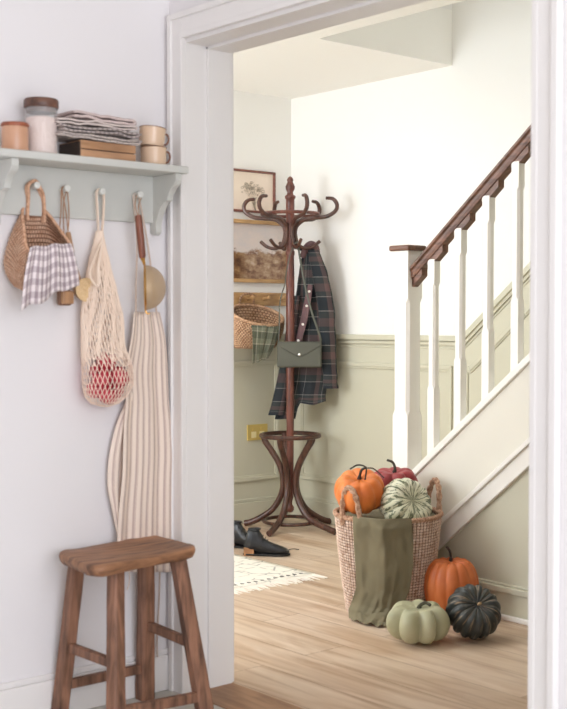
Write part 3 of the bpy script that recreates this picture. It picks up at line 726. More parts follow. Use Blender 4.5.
FRt, FRb = (.240, -.145, zt), (.300, -.088, 0)
leg(1, BLt, BLb, .040, .042); leg(2, FLt, FLb, .040, .046, .2); leg(3, BRt, BRb, .042, .048); leg(4, FRt, FRb, .042, .046, -.1)
def onleg(i, z): T, B = legs[i]; return T.lerp(B, (T.z-z)/T.z)
for (i, j, za, zb, w_) in ((1, 2, .215, .205, .028), (1, 3, .10, .098, .028), (3, 4, .235, .215, .028), (2, 4, .075, .062, .030)):
    a, b = onleg(i, za), onleg(j, zb); m = MB(); d = (b-a).normalized(); sdv = d.cross(ZZ).normalized(); upv = sdv.cross(d)
    q = []
    for e in (a, b):
        for s1, s2 in ((-1, -1), (1, -1), (1, 1), (-1, 1)): q.append(e+sdv*s1*w_*.38+upv*s2*w_*.5)
    m.hexa(q); m.build('stretcher', STOOLL, t, bevel=.004, smooth=False)

# ================================================================== HALL: COAT STAND
P0 = (-1.977, 2.214)
t = thing('coat_stand', 'dark bentwood coat stand with curled hooks and umbrella ring in the corner', 'coat stand', (P0[0], P0[1], 0), TH)
def L2(a, b, z): return frm(P0, a, b, z)
prof = [(0, .088), (.012, .090), (.022, .104), (.022, .120), (.012, .134), (.012, .150), (.018, .172), (.019, .30), (.021, .60), (.0235, 1.0), (.0235, 1.40), (.021, 1.52), (.025, 1.53), (.025, 1.545), (.020, 1.55), (.0235, 1.60), (.024, 1.80), (.0235, 1.832), (.030, 1.84), (.030, 1.852), (.019, 1.86), (.016, 1.872), (.025, 1.892), (.027, 1.905), (.017, 1.925), (.015, 1.932), (.019, 1.94), (.012, 1.955), (0, 1.962)]
m = MB().lathe(prof, 24, (P0[0], P0[1], 0)); m.build('post', BENTR, t, sharp=60)
for k in range(6):
    az = k*PI/3-math.radians(10)
    def rp(r, z, a=az): return L2(r*math.cos(a), r*math.sin(a), z)
    pts = [rp(r, z) for r, z in ((.030, 1.62), (.028, 1.655), (.040, 1.69), (.085, 1.722), (.15, 1.730), (.208, 1.738), (.252, 1.765), (.262, 1.800), (.240, 1.832), (.200, 1.838))]
    P = spl(pts, 5); m = MB().tube(P, [.0115 if i < len(P)-8 else .0115-.0004*(i-len(P)+8) for i in range(len(P))], 10)
    hk = m.build('hook', BENT, t)
    pts = [rp(r, z) for r, z in ((.028, 1.70), (.030, 1.64), (.045, 1.585), (.085, 1.562), (.130, 1.572), (.168, 1.602))]
    m = MB().tube(spl(pts, 5), .0095, 10); m.build('lower_hook', BENT, t)
m = MB().tube([L2(.158*math.cos(a*PI/30), .158*math.sin(a*PI/30), 1.752) for a in range(60)], .0095, 8, closed=True); m.build('hook_ring', BENTR, t)
m = MB().tube([L2(.162*math.cos(a*PI/30), .162*math.sin(a*PI/30), .520) for a in range(60)], .0125, 10, closed=True); m.build('umbrella_ring', BENT, t)
m = MB().tube([L2(.148*math.cos(a*PI/30), .148*math.sin(a*PI/30), .042) for a in range(60)], .010, 10, closed=True); m.build('lower_ring', BENT, t)
for az in (7, 79, 151, 217, 297):
    a = math.radians(az)
    def rp(r, z): return V((P0[0]+r*math.cos(a), P0[1]+r*math.sin(a), z))
    R1 = {7: .33, 79: .262, 151: .27, 217: .262, 297: .30}[az]
    pts = [rp(.150, .520), (rp(.143, .485)), rp(.105, .43), rp(.058, .35), rp(.040, .27), rp(.050, .19), rp(.095, .110), rp(.160, .060), rp(R1*.85, .028), rp(R1, .018)]
    m = MB().tube(spl(pts, 6), .0175, 12); m.build('leg', BENT, t)

# ---- coat
def stops(seq): return seq
DK = (46, 50, 54); BRN = (98, 78, 76); LT = (150, 144, 140); GRN = (60, 66, 64)
PLAID = cloth('tartan_wool', [(0, DK), (.26, BRN), (.44, GRN), (.60, LT), (.625, GRN), (.70, DK), (.86, LT), (.875, DK)],
              [(0, DK), (.20, LT), (.225, GRN), (.42, BRN), (.66, GRN), (.80, LT), (.82, DK)], 3.2, 3.4, fac=.5)
LIN = M('brown_lining', (112, 84, 84), .8, c2=(92, 68, 70), scale=12); BUT = M('pearl_button', (226, 220, 210), .3)
t = thing('plaid_coat', 'dark tartan wool coat hanging from the lower hooks of the stand', 'coat', frm(P0, .1, .05, .6), TH)
ycen = lambda a: .088-.33*a
BODY = [(.60, -.106, .012), (.64, -.09, .05), (.695, -.078, .16), (.74, -.070, .200), (.85, -.050, .215), (1.0, -.02, .215), (1.15, .005, .20), (1.27, .028, .185), (1.36, .040, .165), (1.45, .052, .150), (1.53, .066, .140), (1.585, .085, .130)]
def coat(u, v):
    z = .60+.985*v; l, r = lerp1(BODY, z); a = 2*PI*u
    c = (l+r)/2; hw = (r-l)/2
    if v < .14: l, r = (-.086+.016*v/.14, .200)
    c = (l+r)/2; hw = (r-l)/2
    if v < .14:   # hem is uneven: lower at the left
        zz = lerp1([(-.12, .60), (.03, .61), (.05, .70), (.13, .69), (.2, .71)], c+hw*math.cos(a))[0]; z = zz+(.735-zz)*(v/.14)
    fold = 1+.16*math.sin(5*a+2)*(1-v)+.08*math.sin(9*a+v*6)
    x = c+hw*math.cos(a)
    return frm(P0, x, ycen(c)+(.050-.018*v)*math.sin(a)*fold-.30*(x-c), z)
m = MB().grid(coat, 64, 50, cu=True, us=1.6, vs=1.6); m.grid(lambda u, v: coat(u, 1).lerp(frm(P0, .108, ycen(.108), 1.60), v), 64, 3, cu=True); m.build('coat_body', PLAID, t)
slv = [(.125, 1.56, .030), (.15, 1.48, .040), (.178, 1.36, .046), (.200, 1.22, .046), (.208, 1.08, .045), (.215, .95, .043), (.222, .84, .040), (.225, .785, .042)]
S1 = spl([frm(P0, a, ycen(a)-.035-.02*(i/7)+.05*max(0, a-.17), z) for i, (a, z, r) in enumerate(slv)], 5); rr = [lerp1([(i/7, r) for i, (a, z, r) in enumerate(slv)], j/(len(S1)-1))[0] for j in range(len(S1))]
def slf(u, v):
    i = int(round(v*(len(S1)-1))); a = 2*PI*u; r = rr[i]*(1+.07*math.sin(v*40+a)*math.sin(v*9))
    return S1[i]+RT*r*math.cos(a)+DIR*r*.62*math.sin(a)
m = MB().grid(slf, 24, len(S1)-1, cu=True, us=.5, vs=1.5); m.build('sleeve', PLAID, t)
S2 = spl([frm(P0, a, ycen(a)-.055, z) for a, z in ((.035, 1.30), (.02, 1.20), (.0, 1.05), (-.03, .86), (-.062, .70), (-.078, .63))], 5)
m = MB().grid(lambda u, v: S2[int(round(v*(len(S2)-1)))]+RT*(.024+.022*v)*math.cos(2*PI*u)+DIR*.026*math.sin(2*PI*u), 20, len(S2)-1, cu=True, us=.5, vs=1.2)
m.build('front_edge', PLAID, t)
# turned-back front facing with buttons
pl_ = spl([frm(P0, a, ycen(a)-.072-.0*a, z) for a, z in ((.112, 1.36), (.098, 1.28), (.075, 1.16), (.045, 1.05), (.030, .98))], 6)
m = MB().tube(pl_, [.010+.018*math.sin(PI*min(1, .15+.8*i/len(pl_))) for i in range(len(pl_))], 10, flat=.35); pk = m.build('front_facing', LIN, t)
for s in (.16, .36, .56, .78):
    p = pl_[int(s*(len(pl_)-1))]; m = MB().lathe([(0, 0), (.0065, 0), (.0075, .002), (.006, .0035), (0, .003)], 12, p-DIR*.016, axis=-DIR); m.build('button', BUT, pk)
m = MB().tube(spl([frm(P0, a, ycen(a)+b, z) for a, b, z in ((.072, -.02, 1.52), (.088, -.045, 1.565), (.115, -.055, 1.585), (.142, -.03, 1.57), (.15, .01, 1.53))], 5), .019, 10); m.build('collar', LIN, t)

# ---- green handbag with strap
OLV = M('olive_leather', (78, 78, 66), .5, bump=.1, scale=200); 
t = thing('handbag', 'flat olive leather envelope bag hanging in front of the stand post', 'bag', frm(P0, .03, -.09, .905), TH)
bq = lambda a, z, b: frm(P0, a, b, z)
a0, a1, z0, z1 = -.072, .172, .903, 1.046
yb_ = lambda a: -.058-.12*a*1.0
m = MB(); q = [bq(a0, z0, yb_(a0)), bq(a1, z0, yb_(a1)), bq(a1, z0, yb_(a1)-.035), bq(a0, z0, yb_(a0)-.035)]; q = [q[0], q[1], q[2], q[3]]
m.hexa(q+[p+V((0, 0, z1-z0)) for p in q]); m.build('bag_body', OLV, t, bevel=.010, smooth=False, seg=3)
am = (a0+a1)/2; fr = lambda a, z, d=.0: bq(a, z, yb_(a)-.0365-d)
m = MB(); fl2 = [(a0+.004, z1-.004), (a0+.004, z1-.02), (am-.012, z0+.062), (am+.012, z0+.062), (a1-.004, z1-.02), (a1-.004, z1-.004)]
m.prism(fl2, lambda a, z, h: fr(a, z, h), 0, .004); m.build('flap', OLV, t, bevel=.0015, smooth=False)
m = MB().lathe([(0, 0), (.006, 0), (.007, .002), (0, .005)], 14, fr(am, z0+.072, .004), axis=-DIR); tag(m.build('snap', M('steel', (216, 214, 208), .3, metal=1), t), 'small silver snap on the flap')
m = MB(); hkL = frm(P0, -.0, -.03, 1.585)
stp = lambda pts: m.tube(spl(pts, 7), .0055, 6, flat=.35)
stp([bq(a0+.005, z1-.03, yb_(a0)-.018), bq(a0+.010, z1+.06, yb_(0)-.02), bq(-.055, 1.27, -.045), bq(-.030, 1.36, -.046), bq(-.018, 1.45, -.040), bq(.010, 1.56, -.040), bq(.033, 1.592, -.050), bq(.05, 1.585, -.062), bq(.048, 1.54, -.062), bq(.080, 1.36, -.085), bq(.12, 1.20, -.115), bq(a1-.010, z1+.03, yb_(a1)-.045), bq(a1-.008, z1-.03, yb_(a1)-.03)])
m.build('strap', OLV, t)

# ================================================================== PICTURES, PEG RAIL, SOCKET on the left wall
FR1 = wood('dark_red_frame', (138, 84, 70), (106, 62, 52), 1, 9, .4); FR2 = wood('gilt_oak_frame', (204, 164, 114), (172, 130, 84), 1, 9, .4)
def picture(nm, lab, y0, y1, z0, z1, w_, fm, cm_, dep=.022):
    t = thing(nm, lab, 'picture', (HX, (y0+y1)/2, z0))
    m = MB().strip(rect(y0+w_/2, y1-w_/2, z0+w_/2, z1-w_/2), w_, flw, 0, dep, closed=True); m.build('frame', fm, t, bevel=.003, smooth=False)
    m = MB().grid(lambda u, v: V((HX+.010, y0+w_+(y1-y0-2*w_)*u, z0+w_+(z1-z0-2*w_)*v)), 1, 1); m.build('canvas', cm_, t, smooth=False)
    return t
PAPER = M('cream_paper', (240, 226, 208), .8, c2=(234, 216, 200), scale=5)
py0 = 1.90; y1_ = at(273.5, 190, 0, HX).y
t = picture('botanical_picture', 'small floral drawing in thin dark red frame, upper of the two pictures', py0, y1_, 1.779, 2.021, .013, FR1, PAPER)
INK = M('grey_ink', (160, 148, 130), .8); rnd = random.Random(3); m = MB(); c0 = at(252, 197, 0, HX)
ip = lambda a, b, h=0: V((HX+.0115+h, c0.y+a, c0.z+b))
for k in range(7):
    a = -.9+k*.3; ln = .05+.05*rnd.random(); pts = spl([ip(.02, -.09), ip(.02*math.sin(a), -.02), ip(ln*math.sin(a)*1.2-.01, ln*math.cos(a)*.9)], 5); m.tube(pts, .0008, 4, flat=.3)
    e = pts[-1]
    for j in range(rnd.randint(3, 6)):
        q = 2*PI*rnd.random(); rr_ = .006+.008*rnd.random(); cc = e+V((0, .018*math.cos(q), .018*math.sin(q)))
        m.tube([cc+V((0, rr_*math.cos(b*PI/4), rr_*.6*math.sin(b*PI/4))) for b in range(8)], .0009, 4, closed=True)
    for j in range(3):
        c1 = pts[3+2*j % 7]; q = rnd.uniform(-1, 1); m.tube([c1, c1+V((0, .012*math.sin(q), .012)), c1+V((0, .02*math.sin(q+.4), .02))], [.0006, .0018, .0004], 4, flat=.3)
m.build('ink_flowers', INK, t)
mp, nt, bs = newmat('landscape_paint'); bs.inputs['Roughness'].default_value = .5
tc = nd(nt, 'ShaderNodeTexCoord'); sp = nd(nt, 'ShaderNodeSeparateXYZ'); nt.links.new(tc.outputs['UV'], sp.inputs[0])
n1 = nd(nt, 'ShaderNodeTexNoise'); n1.inputs['Scale'].default_value = 4.5; n1.inputs['Detail'].default_value = 8; n1.inputs['Roughness'].default_value = .65; nt.links.new(tc.outputs['UV'], n1.inputs['Vector'])
ad = nd(nt, 'ShaderNodeMath', operation='MULTIPLY_ADD'); ad.inputs[1].default_value = .55; nt.links.new(n1.outputs[0], ad.inputs[0]); nt.links.new(sp.outputs[1], ad.inputs[2])
mk = ramp(nt, [(.74, (0, 0, 0, 1)), (.80, (1, 1, 1, 1))]); nt.links.new(ad.outputs[0], mk.inputs[0])
n2 = nd(nt, 'ShaderNodeTexNoise'); n2.inputs['Scale'].default_value = 5; n2.inputs['Roughness'].default_value = .68; n2.inputs['Detail'].default_value = 8; nt.links.new(tc.outputs['UV'], n2.inputs['Vector'])
gd = ramp(nt, [(.33, lin((82, 58, 48))), (.43, lin((136, 102, 82))), (.52, lin((170, 140, 112))), (.60, lin((196, 172, 146))), (.72, lin((214, 198, 184)))]); nt.links.new(n2.outputs[0], gd.inputs[0])
sk = ramp(nt, [(.35, lin((226, 212, 204))), (.65, lin((214, 206, 204)))]); nt.links.new(n2.outputs[0], sk.inputs[0])
ylw = ramp(nt, [(.22, lin((190, 158, 88))), (.42, (1, 1, 1, 1))]); nt.links.new(sp.outputs[0], ylw.inputs[0])
nt.links.new(mix(nt, mix(nt, gd.outputs[0], ylw.outputs[0], .8, 'MULTIPLY'), sk.outputs[0], mk.outputs[0]), bs.inputs['Base Color'])
picture('landscape_picture', 'autumn landscape painting in a pale wooden frame below the floral drawing', 1.96, 2.468, 1.378, 1.736, .022, FR2, mp, .03)
# peg rail
t = thing('peg_rail', 'pale wooden peg rail on the wall below the landscape painting', 'peg rail', (HX, 2.1, 1.25))
m = MB().box((HX, 1.75, 1.246), (HX+.018, 2.446, 1.322)); m.build('rail_board', FR2, t, bevel=.004, smooth=False)
for yy in (1.83, 1.99, 2.15, 2.27, 2.39):
    m = MB().lathe([(.011, 0), (.008, .008), (.007, .03), (.012, .042), (.013, .05), (.008, .056), (0, .057)], 16, (HX+.018, yy, 1.285), axis=(1, 0, .15)); m.build('peg', FR2, t)
# hanging basket
WKR = M('willow_rim', (206, 168, 134), .8, c2=(150, 110, 80), scale=80, bump=.6); WK = weave_mat('willow', (214, 178, 146), (178, 136, 104), 46, 18, gap=(110, 76, 54), w=.16); bc = V((HX+.135, 2.115, 1.10))
t = thing('wall_basket', 'brown wicker basket hanging on the peg rail beside the stand', 'basket', (HX+.1, 2.115, 1.0))
def wbrim(a): return V((bc.x+.105*math.sin(a), bc.y+.168*math.cos(a)+.01, 1.192-.058*math.sin(a)-.022*math.cos(2*a)*0))
def wbk(u, v):
    a = 2*PI*u; r = wbrim(a); b = V((bc.x-.01+.070*math.sin(a), bc.y+.125*math.cos(a), 1.008))
    if v < .85: w_ = v/.85; p = r.lerp(b, w_)+V((math.sin(a)*.010, math.cos(a)*.018, 0))*math.sin(PI*w_)
    else: p = b.lerp(V((bc.x-.01, bc.y, 1.004)), (v-.85)/.15)
    rows = 18; d = V((math.sin(a), math.cos(a), 0)); ph = .0035*math.sin(2*PI*u*40+PI*(int(v*rows) % 2))+.004*abs(math.sin(PI*v*rows))
    p = p+d*ph; p.x = max(p.x, HX+.026); return p
MB().grid(wbk, 160, 72, cu=True).build('basket_body', WK, t, solid=.005, sharp=80)
MB().tube([wbrim(2*PI*k/60) for k in range(60)], .010, 8, closed=True).build('rim', WKR, t)
hp_ = spl([wbrim(-PI/2-.3), wbrim(-PI/2-.25)+V((.01, .0, .05)), V((HX+.055, 2.15-.02, 1.315)), V((HX+.055, 2.17, 1.30)), wbrim(-PI/2+.3)+V((.008, 0, .05)), wbrim(-PI/2+.32)], 7)
hp_ = [V((p.x, p.y, p.z)) for p in hp_]; MB().tube(hp_, .0065, 8).build('handle', WK, t)
GPL = cloth('sage_plaid', [(0, (104, 108, 92)), (.42, (150, 150, 132)), (.5, (104, 108, 92)), (.86, (188, 184, 168)), (.94, (104, 108, 92))], [(0, (96, 100, 86)), (.5, (134, 136, 118)), (.86, (188, 184, 168)), (.94, (96, 100, 86))], 4, 4)
xf = HX+.275
A_ = spl([at(251, 327, 0, xf-.06), at(251, 326, 0, xf-.01), at(251.5, 340, 0, xf+.004), at(252, 364, 0, xf-.01)], 6)
B_ = spl([at(280, 326, 0, xf-.08), at(281, 328, 0, xf-.03), at(277, 342, 0, xf-.02), at(268, 358, 0, xf-.03)], 6)
tag(drape(A_, B_, 30, .012, 2.6, 1.1, us=1, vs=1).build('plaid_cloth', GPL, solid=.002), 'sage green plaid cloth hanging out of the wicker basket', 'cloth')
# socket
t = thing('wall_socket', 'brass double wall socket on the panelling left of the stand', 'socket', (HX, 2.24, .46))
a, b = at(247.5, 425, 0, HX+.015), at(267.5, 440, 0, HX+.015); SK = M('brushed_brass_plate', (214, 188, 112), .35, metal=.35)
m = MB().box((HX+.008, a.y, b.z+.005), (HX+.017, b.y, a.z)); m.build('plate', SK, t, bevel=.002, smooth=False)
for k in (.3, .7):
    yy = a.y+(b.y-a.y)*k; m = MB().box((HX+.017, yy-.018, b.z+.02), (HX+.019, yy+.018, b.z+.055)); m.build('socket_face', M('socket_insert', (236, 222, 170), .4), t, bevel=.001, smooth=False)
    m = MB().box((HX+.017, yy-.008, b.z+.064), (HX+.022, yy+.008, b.z+.078)); m.build('switch', SK, t, bevel=.001, smooth=False)

# ================================================================== RUG
RUG = M('rug_wool', (238, 232, 220), .95, bump=.5, scale=300)
mr, nt, bs = newmat('rug_pattern'); bs.inputs['Roughness'].default_value = .95; bs.inputs['Specular IOR Level'].default_value = .1
co = coords(nt, 'Object', (7, 7, 1))
vo = nd(nt, 'ShaderNodeTexVoronoi', feature='DISTANCE_TO_EDGE'); vo.inputs['Scale'].default_value = 1.6; vo.inputs['Randomness'].default_value = .8; nt.links.new(co, vo.inputs['Vector'])
n1 = nd(nt, 'ShaderNodeTexNoise'); n1.inputs['Scale'].default_value = 3; nt.links.new(co, n1.inputs['Vector'])
r1 = ramp(nt, [(.02, lin((176, 172, 164))), (.05, lin((240, 234, 222)))]); nt.links.new(vo.outputs[0], r1.inputs[0])
r2 = ramp(nt, [(.45, (0, 0, 0, 1)), (.6, (1, 1, 1, 1))]); nt.links.new(n1.outputs[0], r2.inputs[0])
nt.links.new(mix(nt, r1.outputs[0], lin((238, 232, 220)), r2.outputs[0]), bs.inputs['Base Color'])
n3 = nd(nt, 'ShaderNodeTexNoise'); n3.inputs['Scale'].default_value = 300; nt.links.new(coords(nt), n3.inputs['Vector']); add_bump(nt, bs, n3.outputs[0], .6)
rx1, ry1, rx0, ry0 = -.95, 1.475, -1.85, .05
t = thing('fringed_rug', 'off white patterned cotton rug with fringed end on the hall floor', 'rug', ((rx0+rx1)/2, (ry0+ry1)/2, 0))
m = MB().grid(lambda u, v: V((rx0+(rx1-rx0)*u, ry0+(ry1-ry0)*v, .006+.0012*nz((u*9, v*12, 0)))), 30, 40); m.build('rug_pile', mr, t, solid=.010)
BLK = M('charcoal_yarn', (96, 92, 86), .9); m = MB()
for k in range(34):
    y = ry1-.05-k*.038; xx = rx1-.035; m = MB().prism([(xx-.02, y-.002), (xx-.010, y-.009), (xx, y-.007), (xx, y+.007), (xx-.010, y+.008), (xx-.014, y+.004)], lambda a, b, h: (a, b, h), .0105, .0125); m.build('border_mark', BLK, t, smooth=False)
m = MB(); rnd = random.Random(5)
for k in range(110):
    y = ry1-.006-k*(ry1-ry0-.01)/110; dx = .055+.035*rnd.random(); dy = rnd.uniform(-.02, .02)
    m.tube([V((rx1-.004, y, .008)), V((rx1+dx*.45, y+dy*.3, .006)), V((rx1+dx, y+dy, .0035))], [.0034, .003, .002], 5)
fo = m.build('fringe', RUG, t); fo['kind'] = 'stuff'

# ================================================================== BOOTS
LEA = M('black_leather', (26, 27, 30), .32, bump=.08, scale=60); SOL = M('black_sole', (30, 28, 27), .6); HEEL = wood('stacked_heel', (172, 124, 84), (130, 90, 60), 0, 14, .5)
def boot(lab, loc, rz):
    t = thing('ankle_boot', lab, 'boot', loc, rz, None); W = world_of(t)
    # sections along the boot: x, half width, z bottom, z top
    sec_ = [(-.004, .020, .036, .140), (.010, .031, .022, .146), (.035, .036, .018, .147), (.068, .036, .015, .143), (.088, .034, .013, .118), (.110, .035, .011, .092), (.140, .039, .010, .076), (.175, .043, .010, .062), (.205, .042, .010, .052), (.232, .034, .011, .042), (.250, .018, .013, .030)]
    def fn(u, v):
        x, hw, zb, zt_ = lerp1(sec_, sec_[0][0]+(sec_[-1][0]-sec_[0][0])*v) and (sec_[0][0]+(sec_[-1][0]-sec_[0][0])*v,)+lerp1(sec_, sec_[0][0]+(sec_[-1][0]-sec_[0][0])*v)
        a = 2*PI*u; s, c = sgn(math.sin(a), .75), sgn(math.cos(a), .8)
        z = (zb+zt_)/2+(zt_-zb)/2*s; wf = hw*c*(1-.32*max(0, (z-.05)/.1)*(1 if x < .09 else .9))
        wr = .0018*math.sin(x*160)*(1 if .07 < x < .12 else .2)
        return W@(V((x+wr+.22*max(0, z-.03)*max(0, 1-x/.16), wf, z))*.90)
    m = MB().grid(fn, 28, 40, cu=True); k = len(m.v)
    m.v += [W@(V((.01, 0, .09))*.9), W@(V((.252, 0, .02))*.9)]
    for i in range(28): m.face([i, (i+1) % 28, k]); m.face([40*28+i, 40*28+(i+1) % 28, k+1])
    m.build('upper', LEA, t)
    out = [(-.004, .022), (.02, .033), (.06, .034), (.10, .033), (.14, .040), (.18, .045), (.215, .043), (.245, .028), (.256, .010)]
    m = MB().prism([(x, y) for x, y in out]+[(x, -y) for x, y in reversed(out)], lambda a, b, h: W@(V((a, b, h))*.9), .004, .013); m.build('sole', SOL, t, bevel=.002, smooth=False)
    m = MB().prism([(.0, -.022), (.006, -.03), (.058, -.030), (.058, .030), (.006, .03), (.0, .022)], lambda a, b, h: W@(V((a, b, h))*.9), 0, .046); m.build('heel', HEEL, t, bevel=.002, smooth=False)
    m = MB().tube([W@(V((.058+.032*math.cos(q*PI/10), .024*math.sin(q*PI/10), .146))*.9) for q in range(20)], .004, 8, closed=True); m.build('collar', LEA, t)
    m = MB()
    for j in range(4): m.tube([W@(V((.090+.013*j, .022, .112-.011*j))*.9), W@(V((.094+.013*j, 0, .125-.012*j))*.9), W@(V((.090+.013*j, -.022, .112-.011*j))*.9)], .0016, 6)
    m.build('laces', SOL, t); return t
bl = at(244, 555, 2, 0)
boot('black leather ankle boot lying nearest the rug, stacked brown heel', (bl.x, bl.y, 0), math.radians(44))
b2 = at(229, 549, 2, 0)
boot('black ankle boot standing behind the nearer boot, partly cut by the jamb', (b2.x-.06, b2.y+.04, 0), math.radians(20))
a = at(272, 551, 2, .006); m = MB().tube(spl([a+V((0, 0, .02)), at(281, 551, 2, .006), at(292, 549, 2, .005), at(299, 549.5, 2, .004)], 6), .0022, 6, flat=.6)
tag(m.build('loose_lace', SOL), 'thin black bootlace lying on the floorboards beside the boot', 'lace')

# ================================================================== PUMPKIN BASKET
KC = V((-.270, 1.253, 0))
SG = weave_mat('whitewashed_seagrass', (236, 216, 202), (196, 162, 140), 78, 37, gap=(92, 58, 42), w=.21, offs=0)
SGR = M('seagrass_rope', (206, 172, 146), .85, c2=(150, 108, 82), scale=90, bump=.6)
t = thing('seagrass_basket', 'tall woven basket with looped handles heaped with pumpkins by the stairs', 'basket', KC)
RB, RT_, HB = .164, .212, .392
def kb(u, v):
    a = 2*PI*u
    if v < .92: s = v/.92; z = HB*(1-s); r = RT_+(RB-RT_)*s**1.0+.004*math.sin(PI*s)
    else: s = (v-.92)/.08; z = .004; r = RB*(1-s)
    return V((r*math.cos(a), r*math.sin(a), z))
def kw(u, v):
    p = kb(u, v); rows = 37; cols = 78; k = int(v*rows); f = v*rows-k
    w_ = (.0055*abs(math.sin(PI*(u*cols)))+.0015*nz((u*cols, k, 0), 1))*math.sin(PI*f)**.6
    d = V((p.x, p.y, 0)).normalized() if p.xy.length > 1e-4 else V((0, 0, 0)); return KC+p+d*(w_-.004)
MB().grid(kw, 504, 220, cu=True).build('basket_body', SG, t, solid=.004, sharp=85)
m = MB()
for k in range(2):
    m.tube([KC+V(((RT_+.003*math.sin(a*PI/90*40+k*PI))*math.cos(a*PI/90), (RT_+.003*math.sin(a*PI/90*40+k*PI))*math.sin(a*PI/90), HB+.002+.004*math.cos(a*PI/90*40+k*PI))) for a in range(180)], .007, 6, closed=True)
m.build('rim_braid', SGR, t)
for s_, ang in ((-1, 0), (1, 0)):
    ca_, cf_ = (-.155, .143) if s_ < 0 else (.190, -.088); base = KC+RT*ca_-DIR*cf_
    tang = (DIR*.8+RT*.45*s_*0+RT*.0).normalized()
    # the left loop is turned a little to face the viewer
    tang = (RT*cf_-DIR*(-ca_)).normalized(); outd = (RT*ca_-DIR*cf_).normalized()
    hw_, hh = .046, .118
    P = [base+tang*(hw_*math.cos(q))+ZZ*(HB-.025+(hh+.03)*max(0, math.sin(q))**.8)+outd*(.012*math.sin(q)) for q in [PI*k/24 for k in range(25)]]
    m = MB()
    for k in range(2):
        pp = []
        for i, p in enumerate(P):
            ph = i*1.1+k*PI; pp.append(p+RT*.0045*math.cos(ph)+ZZ*.004*math.sin(ph))
        m.tube(pp, .0085, 7)
    m.build('handle', SGR, t)

def pumpkin(nm, lab, c, R, hgt, ribs, depth, mat, axis=(0, 0, 1), stem=None, stemr=.008, dim=.30, smat=None, group=None, warp=0, rot=0, pw=.8, stemlen=1.0, star=None):
    c = V(c); q = V((0, 0, 1)).rotation_difference(V(axis).normalized()).to_matrix() @ Matrix.Rotation(rot, 3, 'Z')
    t = thing(nm, lab, 'pumpkin', c-V((0, 0, hgt/2)), 0, group)
    def fn(u, v):
        a = 2*PI*u; f = PI*v
        ph = ribs*a/2 + (warp*math.sin(a*3+1)+warp*.7*math.sin(a*2+2))
        rb = 1-depth*(1-abs(math.sin(ph))**pw)*math.sin(f)**.5
        r = R*abs(math.sin(f))**.72*rb
        z = hgt/2*math.cos(f)
        z -= hgt*dim*math.exp(-(f/.42)**2)*.5-hgt*dim*.6*math.exp(-((PI-f)/.42)**2)*.5
        z *= 1-.06*(1-abs(math.sin(ph)))
        return c+q@V((r*math.cos(a), r*math.sin(a), z))
    MB().grid(fn, ribs*10, 36, cu=True).build('flesh', mat, t, sharp=180)
    if stem:
        top_ = hgt/2*(1-dim)
        pts = spl([q@(V((x, y, z))) + c+q@V((0, 0, top_-.004)) for x, y, z in stem], 5); n_ = len(pts)
        rr = [stemr*(1.9-1.0*min(1, i/n_*3)) if i < n_/3 else stemr*(1-.15*i/n_) for i in range(n_)]
        MB().tube(pts, rr, 7).build('stem', smat or STEMG, t, sharp=25)
    return t
STEMG = M('dry_stem', (86, 84, 66), .85, c2=(56, 54, 44), scale=60, bump=.5)
STEMT = M('dark_twig_stem', (74, 66, 58), .85, c2=(48, 44, 40), scale=60, bump=.5)
def skin(name, c, c2, sc_=14, streak=None, fu=10, rough=.45):
    m, nt, bs = newmat(name); bs.inputs['Roughness'].default_value = rough
    n = nd(nt, 'ShaderNodeTexNoise'); n.inputs['Scale'].default_value = sc_; n.inputs['Detail'].default_value = 6; nt.links.new(coords(nt), n.inputs['Vector'])
    r = ramp(nt, [(.35, lin(c)), (.7, lin(c2))]); nt.links.new(n.outputs[0], r.inputs[0]); col = r.outputs[0]
    if streak:
        n2 = nd(nt, 'ShaderNodeTexNoise'); n2.inputs['Scale'].default_value = 1; n2.inputs['Detail'].default_value = 5; n2.inputs['Distortion'].default_value = .4
        tc = nd(nt, 'ShaderNodeTexCoord'); mp_ = nd(nt, 'ShaderNodeMapping'); mp_.inputs['Scale'].default_value = (fu, streak[2], 1); nt.links.new(tc.outputs['UV'], mp_.inputs[0]); nt.links.new(mp_.outputs[0], n2.inputs['Vector'])
        r2 = ramp(nt, [(streak[1], (0, 0, 0, 1)), (streak[1]+.06, (1, 1, 1, 1))]); nt.links.new(n2.outputs[0], r2.inputs[0])
        col = mix(nt, col, lin(streak[0]), r2.outputs[0])
    nt.links.new(col, bs.inputs['Base Color']); add_bump(nt, bs, n.outputs[0], .15); return m
ORG = skin('orange_skin', (214, 112, 46), (230, 136, 66)); ORG2 = skin('deep_orange_skin', (200, 102, 50), (214, 122, 66))
RED = skin('red_skin', (140, 44, 48), (164, 62, 62)); PGR = skin('pale_green_skin', (166, 165, 132), (186, 184, 152), 9)
BLG = skin('black_green_skin', (44, 48, 48), (62, 66, 64), 12, ((150, 130, 106), .575, 2.2), 95)
STRP = skin('striped_skin', (224, 222, 200), (206, 206, 170), 10, ((104, 112, 84), .50, 7), 64)
def place(u, v, w):
    """world point at photo pixel (u, v) and distance w along the view"""
    R = FW+(u-283.5)/F*RT-(v-354.5)/F*UP; return CAM+R*w
